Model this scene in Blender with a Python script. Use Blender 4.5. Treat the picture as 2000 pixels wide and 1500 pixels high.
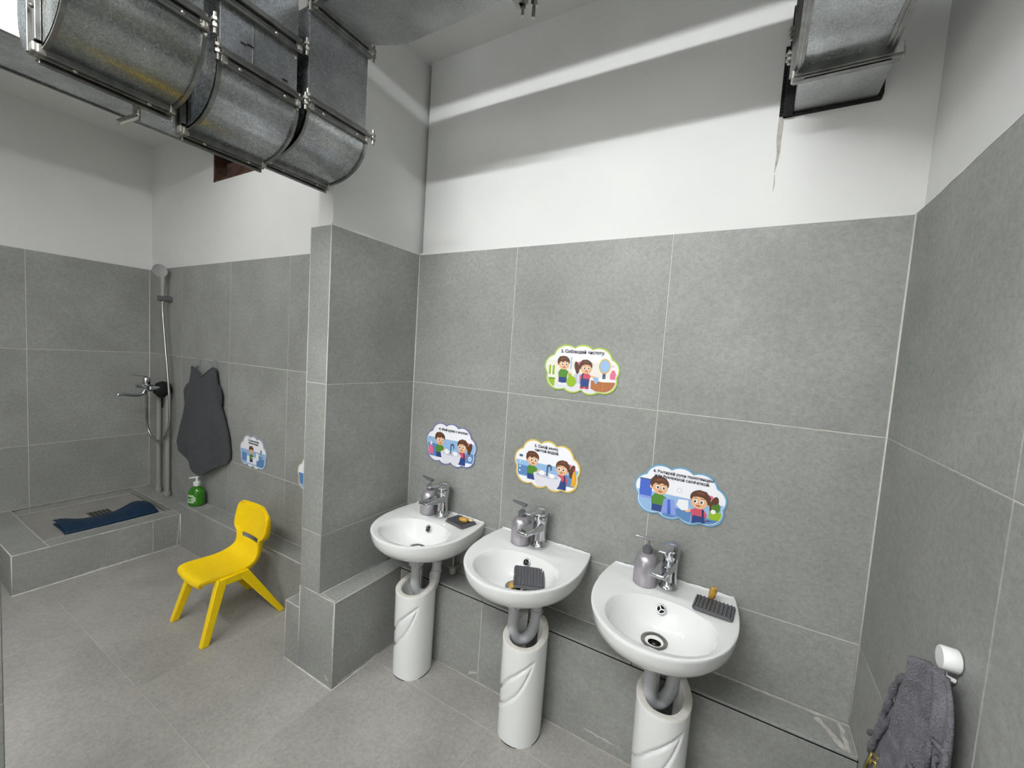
import bpy, bmesh, math, random
from mathutils import Vector, Matrix
random.seed(7)
C = bpy.context.scene.collection
sc = bpy.context.scene
for o in list(bpy.data.objects): bpy.data.objects.remove(o)

# ------------------------------------------------------------------ camera, world, light, exposure
F = 807.2
yaw, pitch, roll = .5185, -.0709, .0658
fwd = Vector((-math.sin(yaw)*math.cos(pitch), math.cos(yaw)*math.cos(pitch), math.sin(pitch)))
rt = Vector((math.cos(yaw), math.sin(yaw), 0)); up = rt.cross(fwd)
r2 = math.cos(roll)*rt + math.sin(roll)*up; u2 = -math.sin(roll)*rt + math.cos(roll)*up
cam = bpy.data.cameras.new('camera'); co = bpy.data.objects.new('camera', cam); C.objects.link(co)
M = Matrix((r2, u2, -fwd)).transposed().to_4x4(); M.translation = Vector((1.3962, -1.4912, 1.3570))
co.matrix_world = M
cam.sensor_width = 36; cam.sensor_fit = 'HORIZONTAL'; cam.lens = F/2000*36; cam.clip_start = .02
sc.camera = co
w = bpy.data.worlds.new('world'); sc.world = w; w.use_nodes = True
w.node_tree.nodes['Background'].inputs[0].default_value = (.9, .95, 1, 1)
w.node_tree.nodes['Background'].inputs[1].default_value = .05
sc.view_settings.view_transform = 'Standard'; sc.view_settings.look = 'None'
sc.view_settings.gamma = 1; sc.view_settings.use_curve_mapping = False
sc.view_settings.exposure = -0.08

def area(name, loc, sx, sy, power, color, rot=(0, 0, 0), spread=math.pi):
    l = bpy.data.lights.new(name, 'AREA'); l.shape = 'RECTANGLE'; l.size = sx; l.size_y = sy
    l.energy = power; l.color = color; l.spread = spread
    o = bpy.data.objects.new(name, l); C.objects.link(o); o.location = loc; o.rotation_euler = rot
    return o
TUBE = (.80, -2.10, 2.56)          # linear ceiling lamp over the wash basins
area('tube_light', (TUBE[0], TUBE[1], TUBE[2]-.02), 1.2, .03, 24, (.97, .985, 1.0))
area('tube_side_light', (TUBE[0], TUBE[1]+.022, TUBE[2]), 1.2, .03, 19, (.97, .985, 1.0), (math.radians(90), 0, 0))
area('added_fill_light', (.35, -2.95, 1.15), 1.0, 1.9, 13, (1.0, .99, .97), (math.radians(90), 0, 0))  # soft fill added behind the camera to lift the shaded upper wall
area('rear_tube_light', (-.52, -2.0, 2.57), 1.0, .05, 13, (.97, .985, 1.0))

# ------------------------------------------------------------------ materials
def nodes(m):
    m.use_nodes = True; nt = m.node_tree
    return nt, nt.nodes, nt.links, nt.nodes['Principled BSDF']
def lin(c):
    return tuple(((x/255)/12.92 if x/255 <= .04045 else ((x/255+.055)/1.055)**2.4) for x in c)+(1,)
def mat(name, rgb, rough=.5, metal=0, var=.0, scale=8, bump=0, bscale=60, coat=0, sheen=0, trans=0, sss=0, emit=0, lineariz=True):
    m = bpy.data.materials.new(name); nt, N, L, P = nodes(m)
    col = lin(rgb) if lineariz else tuple(rgb)+(1,)
    P.inputs['Base Color'].default_value = col
    P.inputs['Roughness'].default_value = rough; P.inputs['Metallic'].default_value = metal
    P.inputs['Coat Weight'].default_value = coat; P.inputs['Coat Roughness'].default_value = .05
    P.inputs['Sheen Weight'].default_value = sheen
    P.inputs['Transmission Weight'].default_value = trans
    P.inputs['Subsurface Weight'].default_value = sss
    if emit: P.inputs['Emission Color'].default_value = col; P.inputs['Emission Strength'].default_value = emit
    if var or bump:
        tc = N.new('ShaderNodeTexCoord')
    if var:
        n = N.new('ShaderNodeTexNoise'); n.inputs['Scale'].default_value = scale; n.inputs['Detail'].default_value = 5
        L.new(tc.outputs['Object'], n.inputs['Vector'])
        r = N.new('ShaderNodeMapRange'); r.inputs['From Min'].default_value = .3; r.inputs['From Max'].default_value = .7
        r.inputs['To Min'].default_value = 1-var; r.inputs['To Max'].default_value = 1+var
        L.new(n.outputs['Fac'], r.inputs['Value'])
        mx = N.new('ShaderNodeVectorMath'); mx.operation = 'SCALE'; mx.inputs[0].default_value = col[:3]
        L.new(r.outputs['Result'], mx.inputs['Scale']); L.new(mx.outputs['Vector'], P.inputs['Base Color'])
    if bump:
        n2 = N.new('ShaderNodeTexNoise'); n2.inputs['Scale'].default_value = bscale; n2.inputs['Detail'].default_value = 4
        L.new(tc.outputs['Object'], n2.inputs['Vector'])
        b = N.new('ShaderNodeBump'); b.inputs['Strength'].default_value = bump; b.inputs['Distance'].default_value = .01
        L.new(n2.outputs['Fac'], b.inputs['Height']); L.new(b.outputs['Normal'], P.inputs['Normal'])
    return m

def tile_mat(name, rgb, rough=.55):
    m = bpy.data.materials.new(name); nt, N, L, P = nodes(m)
    tc = N.new('ShaderNodeTexCoord'); oi = N.new('ShaderNodeObjectInfo')
    ad = N.new('ShaderNodeVectorMath'); ad.operation = 'ADD'
    sc_ = N.new('ShaderNodeVectorMath'); sc_.operation = 'SCALE'; sc_.inputs['Scale'].default_value = 40
    cm = N.new('ShaderNodeCombineXYZ')
    for i in range(3): L.new(oi.outputs['Random'], cm.inputs[i])
    L.new(cm.outputs[0], sc_.inputs[0]); L.new(tc.outputs['Object'], ad.inputs[0]); L.new(sc_.outputs[0], ad.inputs[1])
    def noise(s, d, rgh=.6):
        n = N.new('ShaderNodeTexNoise'); n.inputs['Scale'].default_value = s; n.inputs['Detail'].default_value = d
        n.inputs['Roughness'].default_value = rgh; L.new(ad.outputs[0], n.inputs['Vector']); return n.outputs['Fac']
    def mr(v, a, b, lo, hi):
        r = N.new('ShaderNodeMapRange'); L.new(v, r.inputs['Value'])
        for k, x in zip(('From Min', 'From Max', 'To Min', 'To Max'), (a, b, lo, hi)): r.inputs[k].default_value = x
        return r.outputs[0]
    def mul(a, b):
        q = N.new('ShaderNodeMath'); q.operation = 'MULTIPLY'; L.new(a, q.inputs[0]); L.new(b, q.inputs[1]); return q.outputs[0]
    f = mul(mul(mr(noise(3.2, 4), .3, .7, .86, 1.12), mr(noise(70, 3, .75), .3, .7, .86, 1.13)), mr(noise(220, 2), .56, .72, 1, .80))
    col = lin(rgb)[:3]
    s = N.new('ShaderNodeVectorMath'); s.operation = 'SCALE'; s.inputs[0].default_value = col; L.new(f, s.inputs['Scale'])
    L.new(s.outputs[0], P.inputs['Base Color'])
    L.new(mr(noise(6, 3), .3, .7, rough-.08, rough+.1), P.inputs['Roughness'])
    b = N.new('ShaderNodeBump'); b.inputs['Strength'].default_value = .12; b.inputs['Distance'].default_value = .004
    L.new(noise(110, 3), b.inputs['Height']); L.new(b.outputs[0], P.inputs['Normal'])
    return m

def galv_mat(name, rgb, rough=.38, stain=False, axis=None):
    m = bpy.data.materials.new(name); nt, N, L, P = nodes(m)
    P.inputs['Metallic'].default_value = .93
    tc = N.new('ShaderNodeTexCoord')
    v = N.new('ShaderNodeTexVoronoi'); v.inputs['Scale'].default_value = 330
    L.new(tc.outputs['Object'], v.inputs['Vector'])
    n = N.new('ShaderNodeTexNoise'); n.inputs['Scale'].default_value = 7; n.inputs['Detail'].default_value = 6
    L.new(tc.outputs['Object'], n.inputs['Vector'])
    bw = N.new('ShaderNodeSeparateColor'); L.new(v.outputs['Color'], bw.inputs[0])
    r1 = N.new('ShaderNodeMapRange'); r1.inputs['To Min'].default_value = .88; r1.inputs['To Max'].default_value = 1.12
    L.new(bw.outputs[0], r1.inputs['Value'])
    r2_ = N.new('ShaderNodeMapRange'); r2_.inputs['From Min'].default_value = .3; r2_.inputs['From Max'].default_value = .7
    r2_.inputs['To Min'].default_value = .75; r2_.inputs['To Max'].default_value = 1.2
    L.new(n.outputs['Fac'], r2_.inputs['Value'])
    q = N.new('ShaderNodeMath'); q.operation = 'MULTIPLY'; L.new(r1.outputs[0], q.inputs[0]); L.new(r2_.outputs[0], q.inputs[1])
    s = N.new('ShaderNodeVectorMath'); s.operation = 'SCALE'; s.inputs[0].default_value = lin(rgb)[:3]
    L.new(q.outputs[0], s.inputs['Scale'])
    L.new(s.outputs[0], P.inputs['Base Color'])
    if stain:
        n3 = N.new('ShaderNodeTexNoise'); n3.inputs['Scale'].default_value = 9; n3.inputs['Detail'].default_value = 8
        mp = N.new('ShaderNodeMapping'); mp.inputs['Scale'].default_value = (1.6, .6, 2.4); mp.inputs['Location'].default_value = (3, 2, 1)
        L.new(tc.outputs['Object'], mp.inputs[0]); L.new(mp.outputs[0], n3.inputs['Vector'])
        r3 = N.new('ShaderNodeMapRange'); r3.inputs['From Min'].default_value = .53; r3.inputs['From Max'].default_value = .68
        r3.inputs['To Max'].default_value = .5
        L.new(n3.outputs['Fac'], r3.inputs['Value'])
        mx = N.new('ShaderNodeMix'); mx.data_type = 'RGBA'; L.new(r3.outputs[0], mx.inputs[0])
        L.new(s.outputs[0], mx.inputs[6]); mx.inputs[7].default_value = lin((128, 126, 106)); L.new(mx.outputs[2], P.inputs['Base Color'])
    r4 = N.new('ShaderNodeMapRange'); r4.inputs['To Min'].default_value = rough-.05; r4.inputs['To Max'].default_value = rough+.07
    L.new(bw.outputs[1], r4.inputs['Value']); L.new(r4.outputs[0], P.inputs['Roughness'])
    b = N.new('ShaderNodeBump'); b.inputs['Strength'].default_value = .16; b.inputs['Distance'].default_value = .01
    L.new(n.outputs['Fac'], b.inputs['Height']); L.new(b.outputs[0], P.inputs['Normal'])
    return m

M_plaster = mat('white_plaster', (222, 222, 219), .8, var=.03, scale=3, bump=.05, bscale=25)
M_ceil = mat('ceiling_paint', (226, 226, 224), .85, var=.02, scale=3)
M_tile = tile_mat('grey_stone_wall_tile', (148, 149, 144))
M_floor = tile_mat('grey_stone_floor_tile', (160, 158, 152), .5)
M_grout = mat('pale_grout', (205, 203, 196), .9, var=.12, scale=30)
M_grout2 = mat('floor_grout', (172, 169, 162), .9, var=.15, scale=20)
M_smear = mat('dried_grout', (190, 187, 180), .9, var=.2, scale=60, bump=.4, bscale=150)
M_cer = mat('white_ceramic', (238, 239, 237), .12, coat=.6)
M_cer2 = mat('white_ceramic_raw_edge', (208, 206, 198), .5, var=.06, scale=90)
M_chrome = mat('chrome', (205, 207, 210), .09, 1, var=.05, scale=40)
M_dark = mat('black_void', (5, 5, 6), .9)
M_silver = mat('silver_plastic', (176, 172, 177), .3, .6)
M_greyp = mat('grey_plastic', (96, 96, 100), .4)
M_pipe = mat('pale_grey_pipe', (186, 187, 190), .45)
M_pipe2 = mat('grey_riser_pipe', (150, 150, 142), .5)
M_yellow = mat('yellow_plastic', (252, 214, 4), .38, var=.03, scale=20, bump=.03, bscale=300)
M_rubber = mat('dark_grey_silicone', (92, 92, 95), .38)
M_soap = mat('amber_soap', (196, 156, 72), .35, var=.3, scale=60, sss=.2, bump=.5, bscale=90)
M_soapw = mat('pale_soap', (222, 200, 160), .45, var=.15, scale=60, sss=.2, bump=.5, bscale=90)
M_galv = galv_mat('galvanised_sheet', (172, 176, 178), .24)
M_galv_s = galv_mat('stained_galvanised_sheet', (158, 162, 160), .25, stain=True)
M_galv_m = galv_mat('matt_galvanised_sheet', (178, 180, 181), .42)
M_flange = mat('flange_steel', (138, 138, 135), .28, 1, var=.25, scale=30)
M_cornr = mat('bright_corner_bracket', (180, 178, 170), .35, .9, var=.15, scale=50)
M_bolt = mat('bolt_zinc', (170, 168, 160), .3, 1)
M_navy = mat('navy_rubber', (7, 44, 72), .5)
def terry(name, rgb, sc1=260):
    m = mat(name, rgb, .95, var=.28, scale=35, bump=1.0, bscale=sc1, sheen=.15)
    m.node_tree.nodes['Principled BSDF'].inputs['Sheen Roughness'].default_value = .6
    return m
M_towel = terry('charcoal_terry', (46, 50, 55)); M_towel2 = terry('grey_terry', (110, 108, 116), 300)
M_gold = mat('gold_thread', (186, 168, 98), .35, .8, var=.3, scale=200)
M_green = mat('green_liquid_soap_bottle', (44, 122, 10), .12, var=.1, scale=12, coat=.4)
M_white = mat('white_plastic', (235, 235, 233), .35)
M_labelg = mat('pale_green_label', (176, 205, 165), .5)
M_steel = mat('brushed_steel', (178, 176, 170), .28, 1)
M_steel2 = mat('darker_steel', (138, 136, 130), .33, 1, var=.1, scale=60)  # darker than the brushed steel, for the basin drains
M_rust = mat('rusty_brown_hole', (74, 50, 38), .9, var=.5, scale=25, bump=.6)
M_caulk = mat('white_caulk', (226, 228, 230), .35)
M_lamp = mat('lamp_glow', (255, 255, 250), .5, emit=12)
M_tubeglow = mat('tube_glow', (250, 252, 255), .5, emit=120)
M_tubeglow2 = mat('rear_tube_glow', (250, 252, 255), .5, emit=50)
M_blackstrip = mat('black_strip', (20, 20, 21), .8, bump=.8, bscale=200)
M_crack = mat('bare_plaster_in_crack', (176, 172, 164), .9, var=.2, scale=50)

# ------------------------------------------------------------------ mesh helpers
def obj(name, verts, faces, m, parent=None, smooth=False, bevel=0, seg=2, mats=None, fmat=None, solid=0, sub=0, auto=None):
    me = bpy.data.meshes.new(name); me.from_pydata([tuple(v) for v in verts], [], faces)
    for mm in (mats or [m]): me.materials.append(mm)
    if fmat:
        for p, k in zip(me.polygons, fmat): p.material_index = k
    if smooth:
        for p in me.polygons: p.use_smooth = True
    me.update()
    bm = bmesh.new(); bm.from_mesh(me); bmesh.ops.recalc_face_normals(bm, faces=bm.faces)
    if auto is not None and smooth:
        for e in bm.edges:
            if len(e.link_faces) == 2 and e.calc_face_angle(0) > math.radians(auto): e.smooth = False
    bm.to_mesh(me); bm.free()
    o = bpy.data.objects.new(name, me); C.objects.link(o)
    if parent: o.parent = parent
    if solid:
        s = o.modifiers.new('solid', 'SOLIDIFY'); s.thickness = solid; s.offset = 0
    if bevel:
        b = o.modifiers.new('bevel', 'BEVEL'); b.width = bevel; b.segments = seg; b.limit_method = 'ANGLE'; b.angle_limit = math.radians(35)
    if sub:
        s = o.modifiers.new('sub', 'SUBSURF'); s.levels = sub; s.render_levels = sub
    return o
def flat(name, verts, faces, m, parent=None, **k):     # no normal recalculation needed for open sheets
    return obj(name, verts, faces, m, parent, **k)
BOXF = [(0, 1, 3, 2), (4, 6, 7, 5), (0, 4, 5, 1), (2, 3, 7, 6), (0, 2, 6, 4), (1, 5, 7, 3)]
def boxv(x0, x1, y0, y1, z0, z1):
    return [(x, y, z) for x in (x0, x1) for y in (y0, y1) for z in (z0, z1)]
def box(name, x0, x1, y0, y1, z0, z1, m, parent=None, bevel=0, **k):
    return obj(name, boxv(x0, x1, y0, y1, z0, z1), BOXF, m, parent, bevel=bevel, **k)
def boxes(name, lst, m, parent=None, bevel=0, **k):
    V, Fc = [], []
    for b in lst:
        n = len(V); V += boxv(*b); Fc += [tuple(i+n for i in f) for f in BOXF]
    return obj(name, V, Fc, m, parent, bevel=bevel, **k)
def merge(*parts):
    V, Fc = [], []
    for v, f in parts:
        n = len(V); V += list(v); Fc += [tuple(i+n for i in q) for q in f]
    return V, Fc
def lathe(prof, seg=32, c=(0, 0, 0), sx=1, sy=1, caps=True):
    V, Fc = [], []
    for r, z in prof:
        for i in range(seg):
            a = 2*math.pi*i/seg; V.append((c[0]+r*math.cos(a)*sx, c[1]+r*math.sin(a)*sy, c[2]+z))
    for k in range(len(prof)-1):
        for i in range(seg):
            j = (i+1) % seg; Fc.append((k*seg+i, k*seg+j, (k+1)*seg+j, (k+1)*seg+i))
    if caps: Fc.append(tuple(range(seg))[::-1]); Fc.append(tuple((len(prof)-1)*seg+i for i in range(seg)))
    return V, Fc
def tubevf(pts, rad, seg=12, caps=True):
    P = [Vector(p) for p in pts]; n = len(P); V, Fc = [], []
    R = rad if isinstance(rad, (list, tuple)) else [rad]*n
    t0 = (P[1]-P[0]).normalized(); nrm = t0.orthogonal().normalized()
    for i in range(n):
        t = (P[min(i+1, n-1)]-P[max(i-1, 0)]).normalized()
        nrm = (nrm - t*nrm.dot(t)).normalized(); b = t.cross(nrm)
        for k in range(seg):
            a = 2*math.pi*k/seg; V.append(P[i]+(nrm*math.cos(a)+b*math.sin(a))*R[i])
    for i in range(n-1):
        for k in range(seg):
            j = (k+1) % seg; Fc.append((i*seg+k, i*seg+j, (i+1)*seg+j, (i+1)*seg+k))
    if caps: Fc.append(tuple(range(seg))[::-1]); Fc.append(tuple((n-1)*seg+i for i in range(seg)))
    return V, Fc
def spline(pts, n=8):
    P = [Vector(p) for p in pts]; out = []
    for i in range(len(P)-1):
        p0 = P[max(i-1, 0)]; p1 = P[i]; p2 = P[i+1]; p3 = P[min(i+2, len(P)-1)]
        for k in range(n):
            t = k/n
            out.append(.5*((2*p1)+(-p0+p2)*t+(2*p0-5*p1+4*p2-p3)*t*t+(-p0+3*p1-3*p2+p3)*t**3))
    out.append(P[-1]); return out
def tube(name, pts, rad, m, parent=None, seg=12):
    v, f = tubevf(pts, rad, seg); return obj(name, v, f, m, parent, smooth=True, auto=50)
def thing(name, label, cat, loc=(0, 0, 0), rotz=0, group=None):
    o = bpy.data.objects.new(name, None); C.objects.link(o); o.location = loc; o.rotation_euler = (0, 0, rotz)
    o.empty_display_size = .05
    o['label'] = label; o['category'] = cat
    if group: o['group'] = group
    return o
def tag(o, label, cat, group=None):
    o['label'] = label; o['category'] = cat
    if group: o['group'] = group
    return o
def struct(name, label=None, cat=None):
    o = bpy.data.objects.new(name, None); C.objects.link(o); o['kind'] = 'structure'
    if label: o['label'] = label
    o['category'] = cat or name.split('_')[0]
    return o
def dup(root, loc, rotz=None, label=None):
    r = root.copy(); C.objects.link(r); r.location = loc
    if rotz is not None: r.rotation_euler = (0, 0, rotz)
    if label: r['label'] = label
    def rec(a, b):
        for ch in list(a.children):
            c = ch.copy(); C.objects.link(c); c.parent = b; rec(ch, c)
    rec(root, r); return r

# ------------------------------------------------------------------ tiles
G = .0014
tile_cache = {}
def tiles(parent, O, U, V, Nn, ub, vb, name='wall_tile', m=None, th=.010, jit=.0004):
    """O origin on the face plane, U/V in-plane axes, Nn outward normal; ub/vb joint positions."""
    O, U, V, Nn = Vector(O), Vector(U), Vector(V), Vector(Nn)
    R = Matrix((U, V, Nn)).transposed().to_4x4()
    for i in range(len(ub)-1):
        for j in range(len(vb)-1):
            a, b, c, d = ub[i]+G, ub[i+1]-G, vb[j]+G, vb[j+1]-G
            if b-a < .004 or d-c < .004: continue
            wd, ht = round((b-a)/2, 4), round((d-c)/2, 4)
            key = (wd, ht, th, (m or M_tile).name)
            if key not in tile_cache:
                o = box(name, -wd, wd, -ht, ht, -th, 0, m or M_tile, bevel=.0008); tile_cache[key] = o.data
                o.modifiers['bevel'].segments = 1
            else:
                o = bpy.data.objects.new(name, tile_cache[key]); C.objects.link(o)
                bv = o.modifiers.new('bevel', 'BEVEL'); bv.width = .0008; bv.segments = 1
            X = Matrix.Translation(O+U*((a+b)/2)+V*((c+d)/2)+Nn*random.uniform(-jit, 0)) @ R
            o.parent = parent; o.matrix_local = X
def slab(name, parent, O, U, V, Nn, u0, u1, v0, v1, t0, t1, m):
    O, U, V, Nn = Vector(O), Vector(U), Vector(V), Vector(Nn)
    vs = [O+U*u+V*v+Nn*t for u in (u0, u1) for v in (v0, v1) for t in (t0, t1)]
    return obj(name, vs, BOXF, m, parent)
def clad(parent, O, U, V, Nn, ub, vb, name='wall_tile', m=None, g=None, th=.010):
    tiles(parent, O, U, V, Nn, ub, vb, name, m, th)
    slab('grout_bed', parent, O, U, V, Nn, ub[0]+.0022, ub[-1]-.0022, vb[0]+.0022, vb[-1]-.0022, -th-.004, -.0016, g or M_grout)

X_, Y_, Z_ = (1, 0, 0), (0, 1, 0), (0, 0, 1)
nX, nY = (-1, 0, 0), (0, -1, 0)
W = 1.739; TOP = 1.797; H = 2.67; SY = -2.75
PY = -.475            # pier front
TY = -.178            # wall behind the towel
LX = -2.435
# floor
fl = struct('floor')
gx = [.695+.6*k for k in range(-6, 3)]; gx = [LX]+[x for x in gx if LX+.01 < x < W-.01]+[W]
gy = [-.275-.5985*k for k in range(0, 5)]; gy = [SY]+sorted(y for y in gy if SY+.01 < y)+[-.01]
tiles(fl, (0, 0, 0), X_, Y_, Z_, gx, gy, 'floor_tile', M_floor, th=.012)
slab('grout_bed', fl, (0, 0, 0), X_, Y_, Z_, LX, W, SY, 0, -.03, -.0012, M_grout2)
# ceiling
ce = struct('ceiling'); box('ceiling_slab', LX-.1, W+.1, SY-.1, .12, H, H+.05, M_ceil, ce)
# back wall (behind the basins)
wb = struct('wall_back')
box('plaster', 0, W+.1, .018, .12, 0, H, M_plaster, wb)
clad(wb, (0, 0, 0), X_, Z_, nY, [0, .529, 1.132, W], [.356, .598, 1.197, TOP])
# right wall
wr = struct('wall_right')
box('plaster', W+.018, W+.12, SY, .12, 0, H, M_plaster, wr)
clad(wr, (W, 0, 0), nY, Z_, nX, [0, .627, 1.227, 1.827, 2.427, -SY], [0, .598, 1.197, TOP])
# ledge under the basins
lb = struct('trim_1'); lb['label'] = 'low grey tiled ledge under the wash basins'
box('ledge_core', .09, W, -.105, 0, 0, .34, M_grout, lb)
clad(lb, (0, -.12, 0), X_, Z_, nY, [.094, .541, W], [0, .344])
box('dark_joint', .094, W, -.1185, -.10, .3425, .3470, M_dark, lb)  # dark joint between ledge front and top tiles
slab('top_grout', lb, (0, 0, 0), X_, Y_, Z_, .0, W, -.112, 0, .342, .3535, M_grout)
tiles(lb, (0, 0, .355), X_, Y_, Z_, [.0, .541, 1.143, W], [-.1195, 0], th=.009)
# pier
pr = struct('wall_pier')
box('plaster', -.105, -.018, -.457, .1, TOP-.01, H, M_plaster, pr)
box('pier_core', -.11, -.014, -.461, 0, 0, TOP-.006, M_grout, pr)
clad(pr, (0, 0, 0), nY, Z_, X_, [0, -PY], [.355, .598, 1.197, TOP], th=.009)
clad(pr, (0, PY, 0), X_, Z_, nY, [-.124, 0], [.358, .598, 1.197, TOP], th=.009)
clad(pr, (-.124, 0, 0), nY, Z_, nX, [-TY, -PY], [0, .598, 1.197, TOP], th=.009)
# box ledge beside pier, flush with its front
bl = struct('trim_2')
box('ledge_core', .0, .08, -.461, 0, 0, .342, M_grout, bl)
clad(bl, (0, PY, 0), X_, Z_, nY, [-.124, .094], [0, .355], th=.009)
clad(bl, (.094, 0, 0), nY, Z_, X_, [.12, -PY], [0, .355], th=.009)
slab('top_grout', bl, (0, 0, 0), X_, Y_, Z_, 0, .092, PY+.002, -.12, .343, .3535, M_grout)
tiles(bl, (0, 0, .356), X_, Y_, Z_, [.0, .0945], [PY, -.12], th=.009)
# small block left of pier
sb = struct('trim_3')
box('block_core', -.205, -.124, -.461, -.178, 0, .245, M_grout, sb)
clad(sb, (0, PY, 0), X_, Z_, nY, [-.219, -.124], [0, .257], th=.009)
clad(sb, (-.219, 0, 0), nY, Z_, nX, [.283, -PY], [0, .257], th=.009)
slab('top_grout', sb, (0, 0, 0), X_, Y_, Z_, -.217, -.124, PY+.002, -.285, .245, .2555, M_grout)
tiles(sb, (0, 0, .257), X_, Y_, Z_, [-.219, -.124], [PY, -.283], th=.009)
# towel wall
wt = struct('wall_alcove_back')
HX0, HX1, HZ0 = -1.585, -.95, 2.295
box('plaster', LX-.1, HX0, TY+.018, TY+.12, 0, H, M_plaster, wt)
box('plaster', HX0, HX1, TY+.018, TY+.12, 0, HZ0, M_plaster, wt)
box('plaster', HX1, -.1, TY+.018, TY+.12, 0, H, M_plaster, wt)
clad(wt, (0, TY, 0), X_, Z_, nY, [LX, -1.933, -1.3225, -.733, -.124], [.2, .598, 1.197, TOP])
wl = struct('wall_left')
box('plaster', LX-.12, LX-.018, SY, TY+.1, 0, H, M_plaster, wl)
clad(wl, (LX, TY, 0), nY, Z_, X_, [0, .598, 1.195, 1.795, 2.395, TY-SY], [.0, .598, 1.197, TOP])
# ledge under the towel wall
l2 = struct('trim_4')
box('ledge_core', -1.64, -.124, -.27, -.178, 0, .26, M_grout, l2)
clad(l2, (0, -.283, 0), X_, Z_, nY, [-1.662, -1.46, -.86, -.26, -.124], [0, .272], th=.009)
slab('top_grout', l2, (0, 0, 0), X_, Y_, Z_, -1.66, -.124, -.281, TY, .26, .2705, M_grout)
tiles(l2, (0, 0, .272), X_, Y_, Z_, [-1.7, -1.46, -.86, -.26, -.124], [-.283, TY], th=.009)
# shower tray: raised tiled box with sunken middle
st = struct('trim_5')
box('tray_core', LX, -1.69, -.96, TY, 0, .150, M_grout, st)
boxes('curb_core', [(-1.765, -1.672, -.972, -.2, .1, .197), (LX, -1.765, -.972, -.862, .1, .197), (LX, -1.665, -.272, TY, .1, .197)], M_grout, st)
clad(st, (-1.662, 0, 0), Y_, Z_, X_, [-.983, -.423, -.283], [0, .206], th=.009)
clad(st, (0, -.983, 0), X_, Z_, nY, [-1.828, -1.662], [0, .206], th=.009)
clad(st, (0, -.983, 0), X_, Z_, nY, [LX, -1.828], [0, .206], th=.009)
tiles(st, (0, 0, .206), X_, Y_, Z_, [-1.772, -1.662], [-.983, -.855, -.283], th=.009)
tiles(st, (0, 0, .206), X_, Y_, Z_, [LX, -1.772], [-.983, -.855], th=.009)
tiles(st, (0, 0, .206), X_, Y_, Z_, [LX, -1.663], [-.283, TY], th=.009)
tiles(st, (-1.772, 0, 0), Y_, Z_, nX, [-.855, -.283], [.165, .196], th=.008)
tiles(st, (0, -.855, 0), X_, Z_, Y_, [LX, -1.772], [.165, .196], th=.008)
tiles(st, (0, -.283, 0), X_, Z_, nY, [LX, -1.772], [.165, .196], th=.008)
tiles(st, (0, 0, .165), X_, Y_, Z_, [LX, -1.772], [-.855, -.283], 'floor_tile', M_floor, th=.012)
# walls behind the camera and the jamb beside the left edge of the picture
wf = struct('wall_front')
for a_, b_, c_ in ((LX-.1, -.2, 0), (-.2, .9, 2.12), (.9, W+.1, 0)): box('plaster', a_, b_, SY-.1, SY-.012, c_, H, M_plaster, wf)  # opening added in the unseen wall to let the fill light in
clad(wf, (0, SY, 0), X_, Z_, Y_, [LX, -1.9, -1.3, -.7, -.2], [0, .598, 1.197, TOP])
clad(wf, (0, SY, 0), X_, Z_, Y_, [.9, 1.35, W], [0, .598, 1.197, TOP])
jb = struct('wall_jamb')
box('plaster', .048, .152, -1.43, -1.315, TOP, H, M_plaster, jb)
box('jamb_core', .044, .156, -1.428, -1.312, 0, TOP, M_grout, jb)
clad(jb, (.17, 0, 0), Y_, Z_, X_, [-1.44, -1.30], [0, .598, 1.197, TOP])
clad(jb, (0, -1.30, 0), X_, Z_, Y_, [.03, .17], [0, .598, 1.197, TOP])
clad(jb, (0, -1.44, 0), X_, Z_, nY, [.03, .17], [0, .598, 1.197, TOP])
clad(jb, (.03, 0, 0), Y_, Z_, nX, [-1.44, -1.30], [0, .598, 1.197, TOP])

def bead(parent, p, q, rad=.0018, m=None):
    v, f = tubevf([p, q], rad, 6); return obj('grout_line', v, f, m or M_grout, parent, smooth=True)
bead(wb, (.0005, -.0005, .357), (.0005, -.0005, TOP), .0026); bead(wb, (W-.0005, -.0005, .357), (W-.0005, -.0005, TOP), .0030)
bead(wl, (LX+.0005, TY-.0005, .2), (LX+.0005, TY-.0005, TOP), .0030)
for x_ in (0, -.124): bead(pr, (x_-(.0012 if x_ == 0 else -.0012), PY+.0012, .357), (x_-(.0012 if x_ == 0 else -.0012), PY+.0012, TOP))
bead(pr, (-.1, PY+.001, .3565), (.0, PY+.001, .3565), .0018); bead(pr, (.001, PY, .3575), (.001, -.12, .3575), .0018)
bead(bl, (.0928, PY+.0012, 0), (.0928, PY+.0012, .354), .0022); bead(bl, (.093, PY, .3548), (.093, -.12, .3548)); bead(bl, (0, PY+.001, .3548), (.093, PY+.001, .3548))
bead(bl, (.0955, -.121, .003), (.0955, -.121, .34)); bead(bl, (.095, PY, .001), (.095, -.12, .001), .0025); bead(bl, (-.218, PY-.001, .001), (.094, PY-.001, .001), .003)
bead(bl, (-.1235, PY-.0002, .0), (-.1235, PY-.0002, .356), .0016)
bead(sb, (-.2178, PY+.0012, 0), (-.2178, PY+.0012, .256)); bead(sb, (-.2178, PY+.001, .2558), (-.125, PY+.001, .2558)); bead(sb, (-.2178, PY, .2558), (-.2178, -.285, .2558))
bead(lb, (.095, -.121, .001), (W, -.121, .001), .003, M_grout2); bead(lb, (.0, -.001, .3565), (W, -.001, .3565), .0016)
bead(l2, (-1.66, -.2818, .2708), (-.22, -.2818, .2708)); bead(l2, (-1.66, TY-.001, .273), (-.124, TY-.001, .273), .0015); bead(l2, (-1.66, -.284, .001), (-.22, -.284, .001), .0022, M_grout2)
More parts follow.
